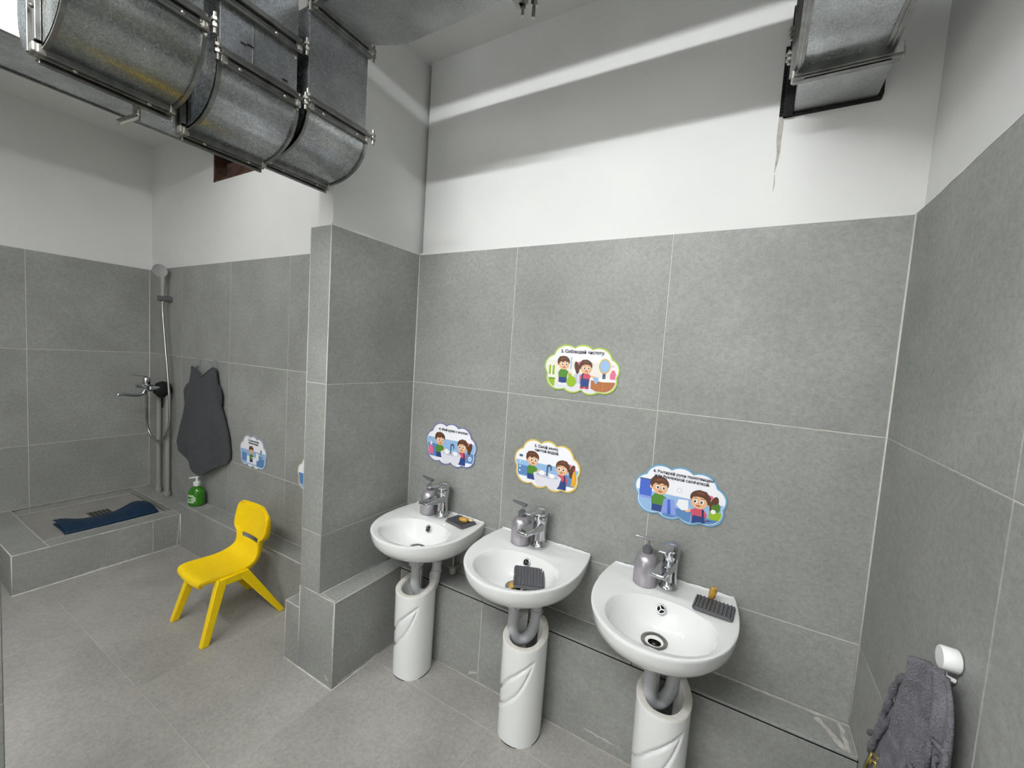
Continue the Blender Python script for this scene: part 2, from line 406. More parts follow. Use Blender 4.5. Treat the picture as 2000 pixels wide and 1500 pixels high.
bead(st, (-1.6632, -.982, .2048), (-1.6632, TY, .2048), .0022); bead(st, (-1.6632, -.9818, 0), (-1.6632, -.9818, .2045), .0022); bead(st, (LX, -.9818, .2048), (-1.663, -.9818, .2048), .002)
bead(st, (-1.6610, -.984, .001), (-1.6610, -.284, .001), .0028); bead(st, (-1.661, -.2838, 0), (-1.661, -.2838, .206), .003)
for q_ in ((LX, W, TY+.0, 0),): pass
# grout smears, old plaster marks
def smear(parent, pts, wds, O, U, V, Nn, name='grout_smear', m=None, off=.0006):
    O, U, V, Nn = Vector(O), Vector(U), Vector(V), Vector(Nn); vs, fs = [], []
    for i, ((a, b), wd) in enumerate(zip(pts, wds)):
        p, q = pts[max(i-1, 0)], pts[min(i+1, len(pts)-1)]
        dx, dy = q[0]-p[0], q[1]-p[1]; l = math.hypot(dx, dy) or 1
        for s in (-1, 1):
            ww = wd*(.7+.6*random.random())
            vs.append(O+U*(a-s*dy/l*ww)+V*(b+s*dx/l*ww)+Nn*off)
            vs.append(O+U*(a-s*dy/l*ww)+V*(b+s*dx/l*ww)-Nn*.001)
    n = len(pts)
    for i in range(n-1):
        a = 4*i; fs += [(a, a+2, a+6, a+4), (a+1, a+5, a+7, a+3), (a, a+4, a+5, a+1), (a+2, a+3, a+7, a+6)]
    fs += [(0, 1, 3, 2), (4*n-4, 4*n-2, 4*n-1, 4*n-3)]
    return obj(name, vs, fs, m or M_smear, parent)
def line(p, q, n, j=.001):
    return [(p[0]+(q[0]-p[0])*i/n+random.uniform(-j, j), p[1]+(q[1]-p[1])*i/n+random.uniform(-j, j)) for i in range(n+1)]
cr = [(1.407, 2.145), (1.409, 2.10), (1.408, 2.06), (1.411, 2.02), (1.408, 1.985), (1.405, 1.96)]
smear(wb, cr, [.004, .006, .0055, .0045, .003, .001], (0, .018, 0), X_, Z_, nY, 'plaster_crack', M_crack)
smear(wb, [(1.406, 1.955), (1.408, 1.93), (1.406, 1.905)], [.001, .0015, .0005], (0, .018, 0), X_, Z_, nY, 'plaster_crack', M_crack)
smear(wb, line((.0, TOP+.001), (W, TOP+.001), 40), [.004+.004*random.random() for _ in range(41)], (0, .004, 0), X_, Z_, nY, 'plaster_edge', M_plaster, .002)
smear(wr, line((.0, TOP), (2.2, TOP), 40), [.001+.0015*random.random() for _ in range(41)], (W, 0, 0), nY, Z_, nX, 'plaster_edge', M_plaster, .0008)
smear(pr, line((.0, TOP), (-PY, TOP), 14), [.003+.003*random.random() for _ in range(15)], (-.004, 0, 0), nY, Z_, X_, 'plaster_edge', M_plaster, .002)
smear(lb, line((1.25, -.003), (W, -.004), 18, .002), [.0015+.004*random.random() for _ in range(19)], (0, 0, .3555), X_, Y_, Z_)
smear(lb, line((1.66, -.02), (1.715, -.11), 8, .003), [.004+.006*random.random() for _ in range(9)], (0, 0, .3557), X_, Y_, Z_)
smear(lb, line((1.715, -.01), (1.72, -.115), 8, .003), [.003+.004*random.random() for _ in range(9)], (0, 0, .356), X_, Y_, Z_)
smear(lb, line((.50, .02), (.535, .04), 5, .004), [.002, .006, .003, .007, .003, .001], (0, -.12, 0), X_, Z_, nY)
smear(lb, line((1.0, .045), (1.13, .043), 8, .002), [.001, .002, .001, .003, .0015, .003, .001, .001, .001], (0, -.12, 0), X_, Z_, nY)
smear(bl, line((.090, .30), (.091, .14), 9, .001), [.002+.003*random.random() for _ in range(10)], (0, PY, 0), X_, Z_, nY)
smear(bl, line((.01, -.462), (.085, -.468), 6, .002), [.003]*7, (0, 0, .3565), X_, Y_, Z_)
smear(bl, line((.45, .01), (.24, .006), 12, .002), [.001+.003*random.random() for _ in range(13)], (.094, 0, 0), nY, Z_, X_)
smear(bl, line((.045, .04), (.075, .03), 4, .003), [.001, .004, .002, .004, .001], (0, PY, 0), X_, Z_, nY)
smear(st, line((-.72, .004), (-.29, .004), 20, .001), [.002+.003*random.random() for _ in range(21)], (-1.662, 0, 0), Y_, Z_, X_)
smear(st, line((-.30, .01), (-.288, .20), 8, .001), [.003]*9, (-1.662, 0, 0), Y_, Z_, X_)
smear(st, line((LX+.0, -.85), (LX+.003, -.29), 20, .002), [.004+.004*random.random() for _ in range(21)], (0, 0, .1653), X_, Y_, Z_)
smear(st, line((-1.665, -.97), (-1.665, -.3), 24, .002), [.002+.003*random.random() for _ in range(25)], (0, 0, .2062), X_, Y_, Z_)

smear(st, line((-1.772, -.855), (-1.772, -.285), 24, .001), [.0012+.001*random.random() for _ in range(25)], (0, 0, .2062), X_, Y_, Z_)
smear(st, line((LX, -.855), (-1.662, -.855), 24, .001), [.0015+.001*random.random() for _ in range(25)], (0, 0, .2062), X_, Y_, Z_)
smear(st, line((LX, -.285), (-1.68, -.285), 20, .001), [.0012+.001*random.random() for _ in range(21)], (0, 0, .2062), X_, Y_, Z_)
smear(st, line((LX+.004, -.97), (LX+.004, -.2), 24, .001), [.002+.003*random.random() for _ in range(25)], (0, 0, .2062), X_, Y_, Z_)
# ------------------------------------------------------------------ ventilation ducts
def prism_y(name, prof, y0, y1, m, parent, smooth=True, auto=25, cap=True):
    n = len(prof); V = [(x, y0, z) for x, z in prof]+[(x, y1, z) for x, z in prof]
    Fc = [(i, (i+1) % n, n+(i+1) % n, n+i) for i in range(n)]
    if cap: Fc += [tuple(range(n))[::-1], tuple(range(n, 2*n))]
    return obj(name, V, Fc, m, parent, smooth=smooth, auto=auto)
def bar_y(name, x, z, y0, y1, parent, along='z', s=1):
    """ribbed flange rail running along Y; 'z': upright plates above/below the joint, 'x': joint plane faces X"""
    L = []
    if along == 'z':    # duct runs vertically, joint plane horizontal
        L = [(x-.004, x+.022, y0, y1, z-.004, z+.004), (x-.002, x+.012, y0, y1, z-.022, z-.005), (x-.002, x+.010, y0, y1, z+.005, z+.018),
             (x+.010, x+.014, y0, y1, z-.014, z-.010)]
    else:
        L = [(x-.004, x+.004, y0, y1, z-.022, z+.004), (x+.005, x+.026, y0, y1, z-.011, z+.003), (x-.024, x-.005, y0, y1, z-.010, z+.002),
             (x+.012, x+.016, y0, y1, z-.015, z-.010)]
    return boxes(name, L, M_flange, parent, bevel=.0012)
def rivet(p, parent, r=.0045, ax='x'):
    v, f = lathe([(r, -.002), (r, .001), (r*.6, .003), (r*.1, .0035)], 10)
    if ax == 'x': v = [(c+p[0], a+p[1], b+p[2]) for a, b, c in v]
    elif ax == '-z': v = [(a+p[0], b+p[1], -c+p[2]) for a, b, c in v]
    else: v = [(a+p[0], -c+p[1], b+p[2]) for a, b, c in v]
    return obj('rivet', v, f, M_bolt, parent, smooth=True)
def bolt(p, parent, length=.05):
    v, f = merge(lathe([(.004, -length/2), (.004, length/2)], 8), lathe([(.008, -.010), (.008, -.003)], 6), lathe([(.008, .004), (.008, .011)], 6))
    return obj('bolt', [(a+p[0], b+p[1], c+p[2]) for a, b, c in v], f, M_bolt, parent)
def corner(p, d, parent):
    x, y, z = p; dx, dy, dz = [q*.82 for q in d]
    return boxes('corner_bracket', [(x-dx, x+dx, y-dy, y+dy, z-dz, z+dz), (x-dx*.55, x+dx*1.3, y-dy*.6, y+dy*.5, z-dz*1.25, z+dz*.7)], M_cornr, parent, bevel=.003)

def branch(y0, y1, X, label, top_z, m_elbow, top_flange=None, rx=.205, rz=.118, zt=.035):
    """U-shaped duct: down drop, outer quarter bend, bottom flange, second bend rising behind."""
    t = thing('ventilation_duct', label, 'duct', (X, (y0+y1)/2, 2.0), group='galvanised ventilation ducts hanging under the ceiling')
    a, b = y0-(y0+y1)/2, y1-(y0+y1)/2
    zb = zt-rz
    # quarter bend, world x relative to X
    prof = [(0, zt+.0)]
    for i in range(1, 17):
        q = math.pi/2*i/16
        e = .85
        prof.append((-rx+rx*math.cos(q)**e if math.cos(q) > 0 else -rx, zt-.0-rz*math.sin(q)**e))
    prof += [(-rx, zt+.02), (-rx+.015, zt)]
    prism_y('duct_elbow', prof, a, b, m_elbow, t)
    for yy in (a, b-.008):   # standing seams at both edges of the bend
        out = [(x+.006 if i < 9 else x+.002, z-.004 if i > 3 else z) for i, (x, z) in enumerate(prof[:17])]
        inn = [(x-.004, z+.004) for x, z in prof[:17]]
        ring = out+inn[::-1]
        prism_y('edge_seam', ring, yy, yy+.008, M_flange, t)
    # second bend behind the bottom flange
    prof2 = [(-rx, zb+.005)]
    for i in range(1, 13):
        q = math.pi/2*i/12; prof2.append((-rx-.17*math.sin(q), zb+.13*(1-math.cos(q))+.003))
    prof2 += [(-rx-.17, .35), (-rx-.02, .35), (-rx-.01, zt+.02)]
    prism_y('rear_elbow', prof2, a+.004, b-.004, M_galv, t)
    # drop above the bend
    box('drop_panel', -rx+.015, -.002, a+.004, b-.004, zt, top_z-2.0, M_galv, t, bevel=.002)
    if top_flange: box('panel_seam', -.01, .0005, (a+b)/2-.001-.02, (a+b)/2+.001-.02, zt+.02, top_z-2.0, M_flange, t)
    bar_y('flange_rail', 0, zt, a, b, t, 'z')
    bar_y('flange_rail', -rx, zb-.002, a, b, t, 'x')
    # near upright rail of bottom flange (joint plane faces X)
    boxes('flange_upright', [(-rx-.004, -rx+.004, a-.016, a, zb-.01, zt+.03), (-rx+.006, -rx+.028, a-.010, a-.001, zb+.01, zt+.015),
                             (-rx-.026, -rx-.006, a-.010, a-.001, zb+.01, zt+.015)], M_flange, t, bevel=.001)
    rivet((-rx+.017, a-.012, -.02), t, ax='y')
    n = 2
    for i in range(n):
        yy = a+(b-a)*(.22+.56*i)
        rivet((.012, yy, zt-.014), t); rivet((-rx+.017, yy, zb-.015), t, ax='-z')
    corner((.004, a+.006, zt-.006), (.012, .014, .016), t); corner((.004, b-.008, zt-.006), (.012, .012, .014), t)
    corner((-rx+.006, a+.000, zb-.002), (.02, .016, .012), t); corner((-rx+.006, b-.006, zb-.004), (.02, .012, .011), t)
    bolt((.022, b+.008, zt), t, .045); bolt((.018, a-.008, zt), t, .05)
    if top_flange:
        z = top_flange-2.0
        bar_y('flange_rail', 0, z, a, b, t, 'z'); rivet((.012, (a+b)/2+.03, z-.014), t)
        corner((.004, b-.008, z-.004), (.012, .012, .013), t); bolt((.022, b+.008, z), t, .045)
        corner((.004, a+.008, z-.004), (.012, .012, .013), t)
    return t
b1 = branch(-1.225, -1.003, .262, 'stained galvanised duct bend nearest the bright lamp, largest of the row', 2.66, M_galv_s, rx=.172, rz=.150, zt=.056)
b2 = branch(-.968, -.766, .237, 'middle galvanised duct bend with scratched panel and flange above it', 2.60, M_galv, top_flange=2.165, rx=.178, rz=.142, zt=.022)
b3 = branch(-.742, -.530, .238, 'galvanised duct bend nearest the white pier, feeding the curved overhead duct', 2.30, M_galv, rx=.200, rz=.128, zt=.035)
# scratches on middle duct
for (yy, zz) in ((-.05, .08), (-.035, .085), (.055, .055)):
    box('scratch_mark', -.0015, .0006, yy, yy+.014, zz, zz+.0025, M_dark, b2)
# dark packing between neighbouring bends
# overhead run of branch 3 : flat bottom with rounded corner, going right above the basins
t = b3; oy = (-.742-.530)/2; ox = .237
pl = [(.235, -.735), (.235, -.575)]
for i in range(9):
    q = i/8; pl.append((.255+.145*q, -.556+.052*math.sin(q*math.pi/2)))
pl += [(1.43, -.503), (1.43, -.735)]
pl = [(x-ox, y-oy) for x, y in pl]
def prism_z(name, poly, z0, z1, m, parent, **k):
    n = len(poly); V = [(x, y, z0) for x, y in poly]+[(x, y, z1) for x, y in poly]
    Fc = [(i, (i+1) % n, n+(i+1) % n, n+i) for i in range(n)]+[tuple(range(n))[::-1], tuple(range(n, 2*n))]
    return obj(name, V, Fc, m, parent, **k)
prism_z('overhead_run', pl, .303, .445, M_galv_m, t)
bar_y('flange_rail', 0, .30, -.106, .106, t, 'z')
boxes('flange_rail', [(.01, .40, -.112, -.098, .285, .312), (.01, .40, -.118, -.112, .296, .304)], M_flange, t, bevel=.001)
corner((.006, -.10, .298), (.014, .014, .014), t); corner((.006, .10, .298), (.014, .014, .014), t)
bolt((.02, -.115, .30), t, .07); bolt((.012, .112, .295), t, .05)
boxes('flange_rail', [(.528, .560, -.10, .146, .284, .302), (.538, .550, .13, .150, .284, .44)], M_flange, t, bevel=.001)
bolt((.545, .145, .285), t, .05)
# run of branch 2, tight under the ceiling
box('overhead_run', .0, 1.19, -.10, .10, .508, .655, M_galv_m, b2, bevel=.002)
bar_y('flange_rail', 0, .45, -.10, .10, b2, 'z')
# threaded hanger rod
rod = thing('threaded_rod', 'thin threaded steel rod hanging beside the curved overhead duct', 'rod', (.80, -.462, 2.27))
tube('rod', [(0, 0, 0), (0, 0, .40)], .005, M_bolt, rod, 8)
v, f = lathe([(.010, .03), (.010, .042)], 6); obj('nut', v, f, M_bolt, rod)

# right-hand duct into the back wall
rd = thing('ventilation_duct', 'rectangular galvanised duct entering the back wall above the right basin', 'duct', (1.53, -.3, 2.127), group='galvanised ventilation ducts hanging under the ceiling')
def rdp(x0, x1, y0, y1, z0, z1): return (x0-1.53, x1-1.53, y0+.3, y1+.3, z0-2.127, z1-2.127)
box('wall_stub', *rdp(1.437, 1.630, -.165, .10, 2.127, 2.40), M_galv_m, rd, bevel=.002)
# main run with slightly wavy bottom sheet
nx, ny = 6, 60; V = []; Fc = []
for i in range(nx+1):
    for j in range(ny+1):
        y = -.185-1.3*j/ny; d = -.185-y
        z = 2.133-.0055*math.sin(d*26)*min(1, d*14)*(.6+.4*math.sin(d*9+1))
        if i in (0, nx): z = 2.133
        V.append((1.442+(1.602-1.442)*i/nx-1.53, y+.3, z-2.127))
for i in range(nx):
    for j in range(ny):
        a = i*(ny+1)+j; Fc.append((a, a+1, a+ny+2, a+ny+1))
o = obj('bottom_sheet', V, Fc, M_galv, rd, smooth=True); 
box('duct_run', *rdp(1.440, 1.604, -1.5, -.185, 2.142, 2.41), M_galv, rd, bevel=.002)
boxes('edge_rail', [rdp(1.424, 1.442, -1.5, -.178, 2.125, 2.15), rdp(1.430, 1.437, -1.5, -.178, 2.121, 2.16)], M_flange, rd, bevel=.001)
boxes('edge_rail', [rdp(1.602, 1.622, -1.5, -.178, 2.128, 2.146), rdp(1.610, 1.614, -1.5, -.178, 2.123, 2.16)], M_flange, rd, bevel=.001)
boxes('flange_rail', [rdp(1.424, 1.636, -.194, -.176, 2.112, 2.138), rdp(1.424, 1.636, -.172, -.157, 2.110, 2.137), rdp(1.424, 1.636, -.180, -.170, 2.106, 2.13),
                      rdp(1.424, 1.636, -.188, -.184, 2.108, 2.114)], M_flange, rd, bevel=.001)
boxes('flange_rail', [rdp(1.420, 1.438, -.194, -.176, 2.13, 2.40), rdp(1.420, 1.438, -.172, -.157, 2.13, 2.40), rdp(1.414, 1.43, -.179, -.171, 2.12, 2.40)], M_flange, rd, bevel=.001)
corner((1.432-1.53, .126, -.003), (.016, .019, .016), rd); corner((1.624-1.53, .126, -.003), (.016, .019, .016), rd)
for z in (.05, .11): bolt((-.12, .13, z), rd, .035)
boxes('dark_recess', [rdp(1.412, 1.437, -.012, .10, 2.118, 2.42), rdp(1.412, 1.640, .008, .10, 2.118, 2.127), rdp(1.630, 1.642, .004, .10, 2.127, 2.17)], M_blackstrip, rd, bevel=.003)  # black strips stand in for the dark recess around the duct
boxes('ribbed_strip', [rdp(1.402, 1.413, .006, .016, 2.125+.009*k, 2.130+.009*k) for k in range(22)], M_blackstrip, rd)

# long duct through the alcove wall
ld = thing('ventilation_duct', 'long straight dark duct along the alcove ceiling into a rough hole', 'duct', (-1.3, -.9, 2.44), group='galvanised ventilation ducts hanging under the ceiling')
box('duct_run', -.20, .17, -1.4, .80, -.0, .215, M_galv, ld, bevel=.002)
boxes('seam_rail', [(-.202, -.19, -1.4, .72, -.006, .006), (.16, .182, -1.4, .72, -.006, .012)], M_flange, ld)
# rust-brown hole lining
hl = thing('wall_hole', 'rough brown opening in the alcove wall around the long duct', 'hole', (-1.27, TY+.05, 2.3))
boxes('hole_lining', [(HX0+1.27, HX1+1.27, -.030, .10, -.004, .012), (HX0+1.27, HX0+1.285, -.030, .10, 0, .37), (HX1+1.255, HX1+1.27, -.03, .10, 0, .37), (HX0+1.27, HX1+1.27, .08, .10, 0, .37)], M_rust, hl, bevel=.002)
boxes('timber_piece', [(-.18, .30, -.02, .03, .012, .09)], M_rust, hl, bevel=.003)
# pipe clamp on left side of long duct
cl = thing('duct_clamp', 'small steel clamp hanging from the long alcove duct', 'clamp', (-1.325, -.61, 2.395))
V, Fc = tubevf([(.0, -.004, .005), (.0, -.072, -.058)], .014, 14); obj('clamp_barrel', V, Fc, M_steel, cl, smooth=True, auto=40)
boxes('clamp_plate', [(-.004, .006, -.018, .012, -.015, .085)], M_bolt, cl, bevel=.001); bolt((.012, 0, .02), cl, .04)

# ------------------------------------------------------------------ lamps
gl = thing('globe_lamp', 'glowing round white ceiling lamp behind the first duct bend', 'lamp', (-1.0, -1.075, 2.53))
v, f = lathe([(.001, -.095)]+[(.098*math.sin(math.pi*i/14), -.095*math.cos(math.pi*i/14)) for i in range(1, 14)]+[(.001, .095)], 28)
obj('lamp_diffuser', v, f, M_lamp, gl, smooth=True)
v, f = lathe([(.05, .085), (.07, .11), (.075, .139)], 28); obj('lamp_base', v, f, M_white, gl, smooth=True, auto=30)
bt = thing('tube_lamp', 'long white tube lamp on the ceiling above the camera', 'lamp', (TUBE[0], TUBE[1], H))
box('lamp_housing', -.64, .64, -.03, .03, -.08, -.001, M_white, bt, bevel=.004)
V, Fc = tubevf([(-.62, .0, -.105), (.62, .0, -.105)], .012, 14); obj('lamp_tube', V, Fc, M_tubeglow, bt, smooth=True)
bt2 = thing('tube_lamp', 'shorter white tube lamp near the front wall', 'lamp', (-.52, -2.0, H))
box('lamp_housing', -.52, .52, -.03, .03, -.055, -.001, M_white, bt2, bevel=.004)
V, Fc = tubevf([(-.50, .0, -.078), (.50, .0, -.078)], .012, 14); obj('lamp_tube', V, Fc, M_tubeglow2, bt2, smooth=True)

# ------------------------------------------------------------------ wash basin
BW, BD = .208, .425      # half width, depth
def plan(t):             # outer outline, t in [0,1): starts back-left, along left side, front, right side, back
    pass
def outline(n_back=14, n_side=72):
    pts = []
    for i in range(n_side+1):
        a = math.pi*i/n_side            # right side -> front -> left side
        c, s_ = math.cos(a), math.sin(a)
        ex = 2/2.12
        pts.append((.004+.2115*math.copysign(abs(c)**ex, c), -.150-.262*abs(s_)**ex))
    side = [(.200, 0), (.205, -.03), (.2095, -.06), (.2135, -.10), (.2152, -.13)]
    pts = side+pts+[(-x+.006, y) for x, y in side[::-1]]
    for i in range(1, n_back): pts.append((-.194+(.394)*i/n_back, 0))
    return pts
OUT = outline(); NB = len(OUT)
BC = (0.012, -.248)
def bowl_pt(px, py):
    a = math.atan2((py-BC[1])/.95, px-BC[0])
    c, s = math.cos(a), math.sin(a)
    rx = .152; ry = .130 if s < 0 else .116
    ex = .92
    return (BC[0]+rx*math.copysign(abs(c)**ex, c), BC[1]+ry*math.copysign(abs(s)**ex, s))
INN = [bowl_pt(x, y) for x, y in OUT]
DR = (-.002, -.212)
def ridge(x, y):
    # embossed leaf lines beside the tap
    h = 0
    for sgn in (-1, 1):
        X = x*sgn
        for (ax, ay, bx, by, bulge) in ((.075, -.085, .175, -.02, .018), (.075, -.085, .18, -.06, -.014)):
            dx, dy = bx-ax, by-ay; L = math.hypot(dx, dy)
            tt = ((X-ax)*dx+(y-ay)*dy)/L/L
            if 0 <= tt <= 1:
                off = bulge*math.sin(math.pi*tt)
                d = ((X-ax)*(-dy)+(y-ay)*dx)/L-off
                h += .0022*math.exp(-(d/.0045)**2)*math.sin(math.pi*tt)**.5
    return h
def basin_mesh():
    V, Fc = [], []
    def ring(pts):
        V.extend(pts)
    rings = []
    # underside to rim
    for s, z in ((.34, -.134), (.50, -.131), (.68, -.116), (.82, -.093), (.925, -.068), (.972, -.046), (.99, -.026), (.998, -.010), (1.0, -.0045)):
        rings.append([(x*(s if s < .9 else s), y*s, z) for x, y in OUT])
    rings.append([(x*.998, y*.9982, -.0012) for x, y in OUT])
    rings.append([(x*.985, y*.987, 0.0) for x, y in OUT])
    for k in range(1, 12):
        q = k/11
        rr = []
        for (x, y), (a, b) in zip(OUT, INN):
            x0, y0 = x*.985, y*.987
            px, py = x0+(a-x0)*q, y0+(b-y0)*q
            z = ridge(px, py)-.004*math.sin(q*math.pi/2)**2*(1 if py < -.12 else .3)
            if q > .8: z -= .003*(q-.8)/.2
            rr.append((px, py, z))
        rings.append(rr)
    for k in range(1, 17):
        q = k/16; s = 1-q
        rr = []
        for (a, b) in INN:
            px, py = DR[0]+(a-DR[0])*s, DR[1]+(b-DR[1])*s
            dist = 1-s
            tq = max(0, (s-.36)/.64); z = -.0075-.0885*(1-tq**2.1)**.85-.004*(1-s)
            if k == 16:
                d = math.atan2(b-DR[1], a-DR[0]); px, py = DR[0]+.028*math.cos(d), DR[1]+.028*math.sin(d)
            if k == 15:
                d = math.atan2(b-DR[1], a-DR[0]); px, py = DR[0]+.034*math.cos(d), DR[1]+.034*math.sin(d)
            rr.append((px, py, z))
        rings.append(rr)
    for r in rings: V.extend(r)
    for k in range(len(rings)-1):
        for i in range(NB):
            j = (i+1) % NB; Fc.append((k*NB+i, k*NB+j, (k+1)*NB+j, (k+1)*NB+i))
    Fc.append(tuple(range(NB)))
    return V, Fc
RIM = .622
BX = (.256, .740, 1.226)
wbsn = thing('wash_basin', 'white ceramic wall basin nearest the pier, soap dish on its right rim', 'basin', (BX[0], -.001, RIM-.005), group='white wall-hung wash basins')
v, f = basin_mesh(); obj('basin_bowl', v, f, M_cer, wbsn, smooth=True, auto=62)
# drain
dz = -.0985
v, f = lathe([(.030, -.003), (.0385, -.0005), (.039, .002), (.037, .0035), (.028, .0015), (.025, -.003), (.024, -.014), (.0235, -.016)], 36, (DR[0], DR[1], dz), caps=False)
dr = obj('drain_ring', v, f, M_steel2, wbsn, smooth=True)
v, f = merge(lathe([(.024, -.013), (.0235, -.011)], 30, (DR[0], DR[1], dz)), lathe([(.0055, -.011), (.0055, -.008), (.003, -.0065)], 12, (DR[0], DR[1], dz)))
gr = obj('drain_strainer', v, f, M_steel2, wbsn, smooth=True, auto=40)
for k in range(6):
    a = k*math.pi/3; v, f = lathe([(.0050, -.0112), (.0050, -.0102)], 12, (DR[0]+.0145*math.cos(a), DR[1]+.0145*math.sin(a), dz))
    obj('drain_hole', v, f, M_dark, gr)
# overflow
ov = Matrix.Translation((.0, -.1445, -.034)) @ Matrix.Rotation(math.radians(56), 4, 'X')
v, f = lathe([(.0135, -.008), (.0160, .0), (.0150, .0025), (.0108, .002), (.010, -.001)], 24)
of = obj('overflow_ring', [ov @ Vector(p) for p in v], f, M_chrome, wbsn, smooth=True)
v, f = lathe([(.0105, .0), (.0105, .0008)], 20); ofh = obj('overflow_hole', [ov @ Vector(p) for p in v], f, M_dark, of)
v, f = merge(*[(boxv(-.001, .001, 0, .009, .0008, .0022), BOXF)]*1)
for k in range(3):
    Rz = Matrix.Rotation(k*2*math.pi/3+.5, 4, 'Z')
    obj('overflow_spoke', [ov @ (Rz @ Vector(p)) for p in boxv(-.0015, .0015, 0, .0105, .0005, .0022)], BOXF, M_chrome, of)
# sealant along the wall
pts = [(-.190+.386*i/30, -.003+random.uniform(-.001, .001), .001+random.uniform(-.001, .002)) for i in range(31)]
v, f = tubevf(pts, [.0025+.002*random.random() for _ in pts], 8); obj('sealant_bead', v, f, M_caulk, wbsn, smooth=True)
# trap
def bott(parent):
    x, y = DR
    v, f = merge(lathe([(.033, -.13), (.034, -.139), (.029, -.143), (.029, -.168), (.024, -.171)], 20, (x, y, 0)))
    obj('trap_nut', v, f, M_pipe, parent, smooth=True, auto=30)
    boxes('nut_rib', [(x+.029*math.cos(a)-.0018, x+.029*math.cos(a)+.0018, y+.029*math.sin(a)-.0018, y+.029*math.sin(a)+.0018, -.167, -.144) for a in [k*math.pi/6 for k in range(12)]], M_pipe, parent)
    p = spline([(x, y, -.12), (x, y, -.19), (x, y, -.255), (x+.010, y+.012, -.292), (x+.032, y+.034, -.300), (x+.052, y+.055, -.272), (x+.058, y+.066, -.22), (x+.058, y+.070, -.165), (x+.056, y+.085, -.135), (x+.055, -.06, -.125), (x+.055, -.0, -.125)], 6)
    v, f = tubevf(p, .020, 16); obj('trap_pipe', v, f, M_pipe, parent, smooth=True, auto=50)
    for k in (38, 42, 46, 50):
        if k < len(p)-1:
            v, f = tubevf([p[k]-(p[k+1]-p[k]).normalized()*.004, p[k]+(p[k+1]-p[k]).normalized()*.004], .0235, 16); obj('trap_ring', v, f, M_pipe, parent, smooth=True, auto=40)
bott(wbsn)
dup(wbsn, (BX[1], -.001, RIM), label='middle white ceramic wall basin with a soap dish lying in its bowl')
b3_ = None
b3_ = dup(wbsn, (BX[2]-.002, -.001, RIM+.002), label='rightmost white ceramic wall basin with empty bowl and visible drain')
b3_.scale = (1, 1.035, 1); wbsn.scale = (1, .955, 1)

# ------------------------------------------------------------------ pedestal
def pedestal():
    a, b = .079, .168; NT, NZ = 110, 90
    V, Fc = [], []
    def top(th):                       # th measured from front (-Y)
        q = abs(th)/math.pi
        return .352+.030*min(1, q*1.3)**2+.03*max(0, (q-.62)/.38)**1.2
    def leaf(th, z):
        # leaf pressed into the front; th right positive (deg)
        d = math.degrees(th)
        t = (d+92)/150.0
        if t < 0 or t > 1: return 0
        zt = .152+.166*t**1.15-.012*math.sin(t*math.pi*2)
        zl = .084+.062*t+.176*t**3
        if zl >= zt: return 0
        e = min(z-zl, zt-z)
        if e < -.004: return 0
        g = 1/(1+math.exp(-(e-.001)/.0015))
        return -(.0070*math.exp(-((e-.005)/.0075)**2)+.0015*g)*max(0, min(1, (1-t)*10))
    TH0 = math.radians(158)
    def pos(th, z, inset, h):
        c, s = math.sin(th), -math.cos(th)
        ex = .9
        fl = 1-.03*(1-z/.36)
        x = (a*fl-inset)*math.copysign(abs(c)**ex, c); y = (b*.5*fl-inset)*math.copysign(abs(s)**.92, s)
        n = Vector((c, s*.8, 0)).normalized()
        return (x+n.x*h, y+n.y*h, z)
    N = NT+1
    for j in range(NZ+1):
        for i in range(N):
            th = -TH0+2*TH0*i/NT; z = top(th)*j/NZ
            V.append(pos(th, z, 0, leaf(th, z)))
    for (ins, dz_) in ((.003, .003), (.020, .002), (.023, -.003)):
        for i in range(N):
            th = -TH0+2*TH0*i/NT; V.append(pos(th, top(th)+dz_, ins, 0))
    base = (NZ+4)*N
    for j in range(0, 9):
        for i in range(N):
            th = -TH0+2*TH0*i/NT; V.append(pos(th, (top(th)-.002)*(1-j/8), .024, 0))
    R = NZ+1+3+9
    for j in range(R-1):
        for i in range(N-1):
            Fc.append((j*N+i, j*N+i+1, (j+1)*N+i+1, (j+1)*N+i))
    for i in (0, N-1):
        for j in range(NZ+2): pass
    # close rear edges
    for i in (0, N-1):
        for j in range(9-1):
            o1 = int(round(NZ*(1-j/8))); o2 = int(round(NZ*(1-(j+1)/8)))
            r1 = (NZ+4+j)*N+i; r2_ = (NZ+4+j+1)*N+i
            poly = [r1, r2_]+[k*N+i for k in range(o2, o1+1)]
            Fc.append(tuple(poly))
    return V, Fc
v, f = pedestal()
ped = thing('basin_pedestal', 'white ceramic half pedestal with leaf relief standing under the basin nearest the pier', 'pedestal', (.262, -.205, 0), group='white ceramic pedestals standing loose under the basins')
nfront = 96*76
fm_ = [1 if 90 <= (k//110) < 93 and k < 110*102 else 0 for k in range(len(f))]
obj('pedestal_shell', v, f, M_cer, ped, smooth=True, auto=50, mats=[M_cer, M_cer2], fmat=fm_)
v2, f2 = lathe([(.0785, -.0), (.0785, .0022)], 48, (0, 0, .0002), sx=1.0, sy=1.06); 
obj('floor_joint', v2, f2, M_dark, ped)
dup(ped, (.787, -.205, 0), label='white ceramic half pedestal with leaf relief standing under the middle basin')
dup(ped, (1.262, -.205, 0), label='white ceramic half pedestal with leaf relief under the rightmost basin, cut by the picture edge')

